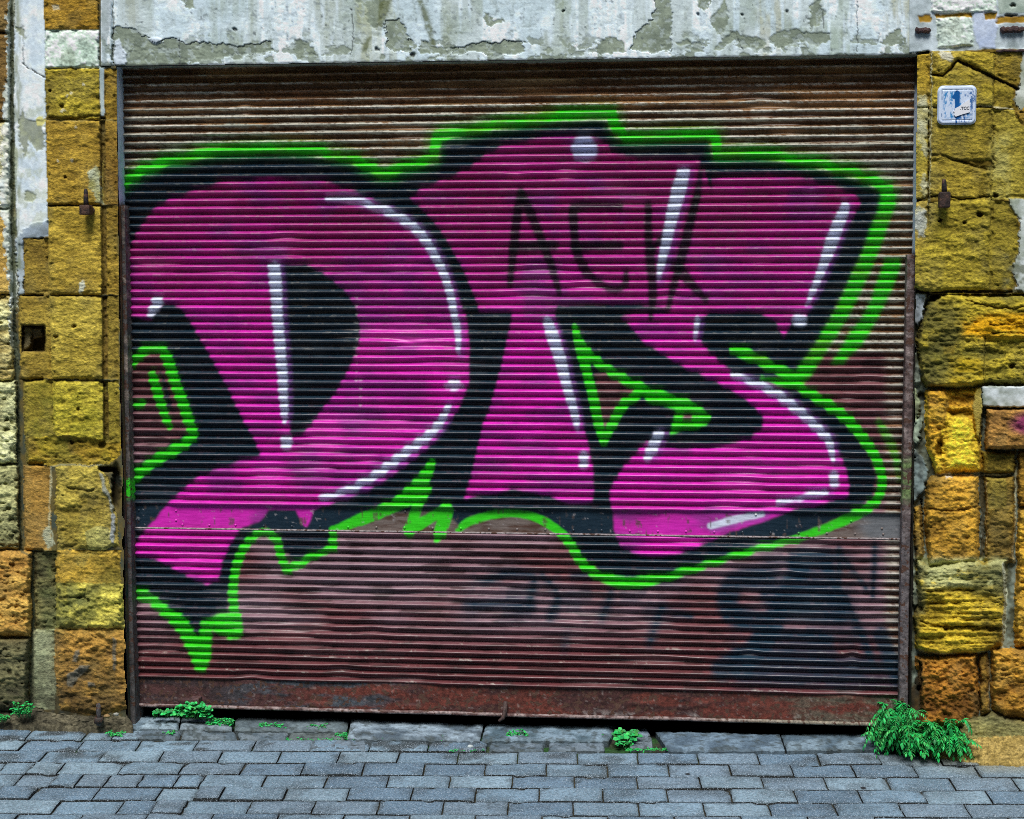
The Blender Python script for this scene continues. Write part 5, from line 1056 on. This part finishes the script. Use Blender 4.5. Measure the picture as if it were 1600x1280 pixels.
def mound(name, pts, lift, c1, c2, seed, label, cat):
    x0, x1 = min(p[0] for p in pts), max(p[0] for p in pts); y0, y1 = min(p[1] for p in pts), max(p[1] for p in pts)
    Xp, Yp = np.meshgrid(np.arange(x0, x1 + 1, 1.2), np.arange(y0, y1 + 1, 1.0)); ins = np.zeros(Xp.shape, bool); D = np.full(Xp.shape, 1e9); n = len(pts)
    wx = Xp + 8 * (fbm(Xp / 12, Yp / 8, seed, 3) - .5); wy = Yp + 5 * (fbm(Xp / 12, Yp / 8, seed + 3, 3) - .5)
    for i in range(n):
        (xa, ya), (xb, yb) = pts[i], pts[(i + 1) % n]; dx, dy = xb - xa, yb - ya; t = np.clip(((wx - xa) * dx + (wy - ya) * dy) / (dx * dx + dy * dy), 0, 1)
        D = np.minimum(D, np.hypot(wx - xa - t * dx, (wy - ya - t * dy) * 1.6))
        if ya != yb: ins ^= ((ya > wy) != (yb > wy)) & (wx < dx * (wy - ya) / dy + xa)
    d = np.where(ins, D, -D); h = lift * ss(-2, 26, d) - .012 * (1 - ss(-3, 2, d)) + .006 * (fbm(Xp / 5, Yp / 4, seed + 7, 3) - .5)
    P = on_ground(Xp, Yp); P[..., 2] += h + .003
    P[..., 1] = np.minimum(P[..., 1], YW + .03)
    c = mix3(np.broadcast_to(lin(c1), h.shape + (3,)), lin(c2), fbm(Xp / 14, Yp / 9, seed + 9, 4)); c = c * (1 + .6 * (vn(Xp / 2, Yp / 1.6, seed) - .5))[..., None]
    link(name, grid_mesh(name, P, c, (d > -5)[:-1, :-1]), M_SOIL, None, label, cat, 'stuff')
def bank(name, x0, x1, fy, by, c1, c2, seed, label, cat):
    """loose material banked up against the wall: from a front edge on the pavers to a back edge on the wall face"""
    xs = np.arange(x0, x1 + 1, 1.5); t = np.linspace(0, 1, 46)
    Xp, T = np.meshgrid(xs, t); yf = np.interp(xs, *zip(*fy)) + 5 * (fbm(xs / 16, xs * 0, seed, 3) - .5); yb = np.interp(xs, *zip(*by)) + 5 * (fbm(xs / 9, xs * 0, seed + 1, 3) - .5)
    g = on_ground(xs, yf); Yf = np.minimum(g[:, 1], YW - .035); Yp = mix(Yf[None, :], YW + .004, T ** 1.2); py = mix(yf[None, :], yb[None, :], T)
    Yp = Yp - .012 * (fbm(Xp / 9, py / 5, seed + 2, 4) - .5) - .005 * (vn(Xp / 2.2, py / 1.8, seed + 4) - .5) * np.minimum(1, 4 * T)
    P = on_wall(Xp, py, Yp)
    P[0, :, 2] = ground_z(P[0, :, 1]) - .012
    c = mix3(np.broadcast_to(lin(c1), Xp.shape + (3,)), lin(c2), fbm(Xp / 14, py / 7, seed + 9, 4)); c = c * (1 + .7 * (vn(Xp / 2, py / 1.6, seed) - .5))[..., None]
    link(name, grid_mesh(name, P, c, flip=True), M_SOIL, None, label, cat, 'stuff')
bank('sand', 1436, 1690, [(1436, 1174), (1470, 1182), (1500, 1190), (1560, 1197), (1620, 1201), (1700, 1204)], [(1436, 1171), (1470, 1163), (1495, 1150), (1520, 1140), (1560, 1136), (1620, 1138), (1700, 1140)], (132, 112, 56), (186, 162, 98), 161, 'yellow sand drifted against the foot of the right pilaster', 'sand')
bank('dirt', -70, 207, [(-70, 1133), (0, 1133), (50, 1135), (110, 1138), (150, 1139), (190, 1137), (209, 1139)], [(-70, 1112), (40, 1112), (60, 1104), (100, 1108), (150, 1112), (180, 1108), (196, 1116), (209, 1134)], (54, 52, 44), (116, 110, 88), 162, 'brown grit swept along the foot of the left pilaster', 'dirt')

def foot(px, py, lift=0.0):
    """ground point seen at a pixel; where that would fall behind the wall or shutter, the loose bank in front of it"""
    g = on_ground(px, py, lift); lim = -.035 if 212 < px < 1408 else YW - .05
    return g if g[1] < lim else on_wall(px, py, lim)
# small iron stub and a stone, left corner
e = empty('iron_post_stub', foot(154, 1124), 'short grey iron stub standing in the grit at the left pilaster', 'post')
b0 = foot(154.5, 1124); mb = MB(); mb.tube([b0 + [0, 0, -.02], b0 + [0, 0, .035], b0 + [-.001, 0, .05], b0 + [-.002, 0, .056]], [.0095, .0085, .0075, .004], [.075, .072, .075], 9); link('shaft', mb.mesh('shaft', True), M_IRON, e)
mb = MB(); mb.tube([b0 + [0, 0, -.012], b0 + [0, 0, .008]], [.017, .014], [.05, .04, .035], 9); link('collar', mb.mesh('collar', True), M_IRON, e)
def pebble(px, py, r, col, label):
    import bmesh; bm = bmesh.new(); bmesh.ops.create_icosphere(bm, subdivisions=2, radius=1); p = foot(px, py, r * .45)
    for v in bm.verts:
        k = 1 + .3 * (random.random() - .5); v.co = Vector((p[0] + v.co.x * r * k, p[1] + v.co.y * r * .8 * k, p[2] + v.co.z * r * .6 * k))
    m = MB(); bm.verts.index_update(); m.add([v.co[:] for v in bm.verts], [[v.index for v in f.verts] for f in bm.faces], lin(col)); bm.free()
    link('pebble', m.mesh('pebble', True), M_SLAB, None, label, 'stone', group='small loose stones')
pebble(735, 1166.5, .011, (176, 186, 186), 'pale round pebble on the pavers in front of the doorstep')
pebble(167, 1119, .012, (150, 122, 80), 'tan stone in the grit beside the iron stub')
pebble(182, 1116, .010, (150, 150, 140), 'grey chip of stone right of the iron stub')

# ================================================================== PLANTS
def leaf(mb, p, d, up, L, Wd, col, fold=.25, curl=.3):
    d = Vector(d).normalized(); s = d.cross(Vector(up)).normalized(); nrm = s.cross(d).normalized(); p = Vector(p); vs = []
    for t, w in ((0, .12), (.25, .8), (.55, 1), (.8, .6), (1, .04)):
        c = p + d * L * t - nrm * (curl * L * t * t)
        vs += [c - s * Wd * w * .5 + nrm * fold * Wd * w * .5, c, c + s * Wd * w * .5 + nrm * fold * Wd * w * .5]
    fs = []
    for k in range(4): fs += [(3 * k, 3 * k + 1, 3 * k + 4, 3 * k + 3), (3 * k + 1, 3 * k + 2, 3 * k + 5, 3 * k + 4)]
    mb.add(vs, fs, col)
def G(): 
    k = random.random(); return tuple(np.array([.012, .42, .090]) * (.35 + 1.1 * k) + np.array([.05, .06, .0]) * random.random() ** 3)
def plant(name, base, label, cat, stems, group=None):
    e = empty(name, base, label, cat, group); ml, ms = MB(), MB()
    stems(ml, ms); link('leaves', ml.mesh('leaves', True), M_LEAF, e); link('stems', ms.mesh('stems', True), M_LEAF, e)
def arch(p, ang, reach, height, n=9, droop=.6):
    out = []
    for i in range(n):
        t = i / (n - 1); out.append((p[0] + math.cos(ang) * reach * t, p[1] + math.sin(ang) * reach * t, p[2] + height * (2.0 * t - t * t * (1 + droop))))
    return out
def pinnate(ml, ms, base, ang, reach, height, pairs, LL, droop=.7, wd=.5):
    P = arch(base, ang, reach, height, 12, droop); ms.tube(P, [.0018 * (1 - .6 * i / 11) for i in range(12)], (.05, .22, .05), 5)
    for k in range(pairs):
        t = .3 + .7 * (k + .5) / pairs; i = min(int(t * 11), 10); a, b = Vector(P[i]), Vector(P[i + 1]); q = a.lerp(b, t * 11 - i); d = (b - a).normalized(); sd = d.cross(Vector((0, 0, 1))).normalized()
        L = LL * (1 - .45 * abs(t - .55))
        for s in (-1, 1):
            dd = d * .55 + sd * s * .9 + Vector((random.uniform(-.25, .25), random.uniform(-.25, .25), random.uniform(-.25, .15))); leaf(ml, q, dd, (0, 0, 1), L * random.uniform(.75, 1.15), L * wd, G(), .3, .35)
    leaf(ml, P[-1], Vector(P[-1]) - Vector(P[-2]), (0, 0, 1), LL, LL * .5, G())
base = foot(1425, 1163, .0)
def big(ml, ms):
    for i in range(270):
        px = random.choice([1384, 1388, 1392, 1396, 1400, 1404, 1408, 1412, 1424, 1432, 1440, 1455, 1470, 1485, 1492]) + random.uniform(-8, 8); b = foot(px, random.uniform(1152, 1172) + max(0, (px - 1440)) * .10, .005)
        tall = .19 if px < 1414 else .085
        pinnate(ml, ms, b, random.uniform(-2.9, -.2) if random.random() < .8 else random.uniform(0, 3), random.uniform(.03, .10), random.uniform(.3, 1.0) * tall + .010, random.randint(7, 11), random.uniform(.011, .019), random.uniform(.3, 1.1), random.uniform(.32, .44))
    for px, ang, re, he in [(1392, -2.6, .045, .20), (1400, -1.2, .05, .21), (1412, -2.7, .08, .17), (1405, -2.2, .03, .215), (1385, -2.9, .04, .10), (1380, -2.6, .04, .06), (1488, -.6, .06, .12), (1480, -1.5, .05, .125), (1462, -2.2, .06, .11)]:
        pinnate(ml, ms, foot(px, 1158), ang, re, he, 8, .026, .55, .36)
plant('leafy_weed', base, 'bushy bright green weed with divided leaves at the right corner of the shutter', 'weed', big)
def clover(ml, ms, px0, px1, py, n, h, LL):
    for i in range(n):
        px = random.uniform(px0, px1); b = foot(px, py + random.uniform(-3, 3)); P = arch(b, random.uniform(-3.0, -.1), random.uniform(.005, .03), random.uniform(.4, 1) * h, 6, .3)
        ms.tube(P, .0011, (.04, .2, .05), 4); a0 = random.uniform(0, 6.28)
        for k in range(4):
            a = a0 + k * 1.57 + random.uniform(-.3, .3); leaf(ml, P[-1], (math.cos(a), math.sin(a) * .8 - .35, random.uniform(-.3, .5)), (0, -.6, .8), LL * random.uniform(.8, 1.2), LL * .95, G(), .12, .25)
def tuft(ml, ms, px0, px1, py, n, h, LL, dy=2.0):
    for i in range(n):
        px = random.uniform(px0, px1); b = foot(px, py + random.uniform(-dy, dy)); P = arch(b, random.uniform(0, 6.28), random.uniform(.006, .022), random.uniform(.3, 1) * h, 5, .5); ms.tube(P, .0008, (.04, .2, .05), 4)
        for k in range(4):
            q = P[1 + k % 4]; a = random.uniform(0, 6.28); leaf(ml, q, (math.cos(a), math.sin(a), random.uniform(-.1, .6)), (0, -.5, .8), LL * random.uniform(.6, 1.2), LL * .5, G(), .25, .3)
WG = 'small weeds growing along the doorstep'
plant('round_leaf_weed', foot(282, 1112), 'round-leaved green weed creeping below the bottom bar at the left', 'weed', lambda a, b: (clover(a, b, 236, 330, 1122, 44, .050, .0125), clover(a, b, 288, 330, 1122, 40, .078, .0135)), WG)
for nm, x0, x1, y, n, h, L, lab in [
    ('trailing_weed', 322, 366, 1136, 46, .045, .011, 'trailing green weed hanging over the slab joint below the round-leaved weed'),
    ('weed_tuft', 402, 446, 1138, 36, .022, .009, 'flat patch of weed on the doorstep left of the long mottled slab'),
    ('weed_tuft', 166, 188, 1150, 22, .022, .009, 'lone green tuft on the pavers in front of the iron stub'),
    ('weed_tuft', 262, 276, 1147, 10, .016, .008, 'thin green tuft in a joint below the pale left slab'),
    ('weed_tuft', 480, 512, 1136, 14, .012, .007, 'faint yellow-green sprig on the slab left of the middle'),
    ('weed_tuft', 520, 548, 1152, 18, .016, .008, 'green tuft at the lower left corner of the long mottled slab'),
    ('weed_tuft', 592, 604, 1155, 10, .012, .008, 'tiny green tuft under the middle of the long mottled slab'),
    ('weed_tuft', 690, 706, 1157, 14, .018, .009, 'green tuft at the lower edge of the long mottled slab near its right end'),
    ('weed_tuft', 718, 732, 1158, 10, .014, .008, 'small sprig beside the pale pebble'),
    ('grass_tuft', 792, 822, 1154, 34, .048, .010, 'grassy green tuft in front of the latch hook'),
    ('weed_tuft', 932, 946, 1154, 12, .018, .008, 'small tuft left of the curled weed at the slab gap'),
    ('weed_tuft', 24, 48, 1120, 40, .075, .011, 'dark green weed against the far left wall foot'),
    ('weed_tuft', -4, 12, 1128, 24, .035, .010, 'green sprig at the left edge of the picture')]:
    plant(nm, foot((x0 + x1) / 2, y), lab, 'weed', lambda a, b, x0=x0, x1=x1, y=y, n=n, h=h, L=L: tuft(a, b, x0, x1, y, n, h, L), WG)
plant('curled_weed', foot(975, 1160), 'curled bright green weed in the gap between two doorstep slabs', 'weed', lambda a, b: (clover(a, b, 964, 986, 1160, 24, .055, .015), tuft(a, b, 962, 988, 1166, 20, .03, .010)), WG)
ml, ms = MB(), MB()
for x0, x1, y in [(980, 1040, 1172.5), (560, 700, 1156), (700, 760, 1174), (1060, 1190, 1173), (440, 560, 1156), (850, 960, 1157.5)]: tuft(ml, ms, x0, x1, y, int((x1 - x0) * (.9 if x0 == 980 else .22)), .009, .006, .8)
for q in ms.f: pass
link('moss', ml.mesh('moss', True), M_LEAF, None, 'thin green moss along the joints at the doorstep', 'moss', 'stuff')

# unseen building added behind the camera: it shuts out the low sky
opp = empty('sky_blocker', (0, -7.4, ground_z(-7.4)), 'unseen plain building added across the street to shut out the low sky', 'building')
mb = MB(); mb.box((-16, -11, ground_z(-7.4) - .3), (16, -7.4, 7.4), lin([150, 140, 116])); link('wall', mb.mesh('wall'), M_PLASTER, opp)
mb = MB(); mb.box((-16.2, -11, 7.4), (16.2, -7.15, 7.65), lin([130, 122, 104]), .02); link('cornice', mb.mesh('cornice'), M_PLASTER, opp)
# ================================================================== LIGHT, SKY, CAMERA
w = bpy.data.worlds.new('World'); S.world = w; w.use_nodes = True; N = w.node_tree.nodes; L = w.node_tree.links; bg = N['Background']
EL, AZ = math.radians(58), math.radians(-2)     # overcast light from above and in front of the wall
sk = N.new('ShaderNodeTexSky'); sk.sky_type = 'NISHITA'; sk.sun_disc = False; sk.sun_elevation = EL; sk.sun_rotation = math.radians(180) + AZ; sk.dust_density = 2.0
L.new(sk.outputs[0], bg.inputs['Color']); bg.inputs['Strength'].default_value = 0.055
sd = bpy.data.lights.new('sun', 'SUN'); sd.energy = 1.5; sd.angle = math.radians(22); sd.color = (1, .985, .955); so = bpy.data.objects.new('sun', sd); COL.objects.link(so)
dirv = Vector((math.sin(AZ) * math.cos(EL), -math.cos(AZ) * math.cos(EL), math.sin(EL)))   # towards the sun
so.rotation_euler = dirv.to_track_quat('Z', 'Y').to_euler(); so.location = (0, -6, 8)
cam = bpy.data.cameras.new('camera'); co = bpy.data.objects.new('camera', cam); COL.objects.link(co); S.camera = co
cam.sensor_fit = 'HORIZONTAL'; cam.sensor_width = 36; cam.lens = F / 1600 * 36; cam.clip_end = 500; cam.clip_start = .05
m4 = Matrix.Identity(4)
for i in range(3): m4[i][0], m4[i][1], m4[i][2], m4[i][3] = RM[i, 0], RM[i, 2], -RM[i, 1], CAM[i]
co.matrix_world = m4
S.cycles.filter_width = 0.95; S.cycles.use_denoising = False
vs = S.view_settings; vs.view_transform = 'Standard'; vs.look = 'None'; vs.gamma = 1; vs.use_curve_mapping = False; vs.exposure = 1.25
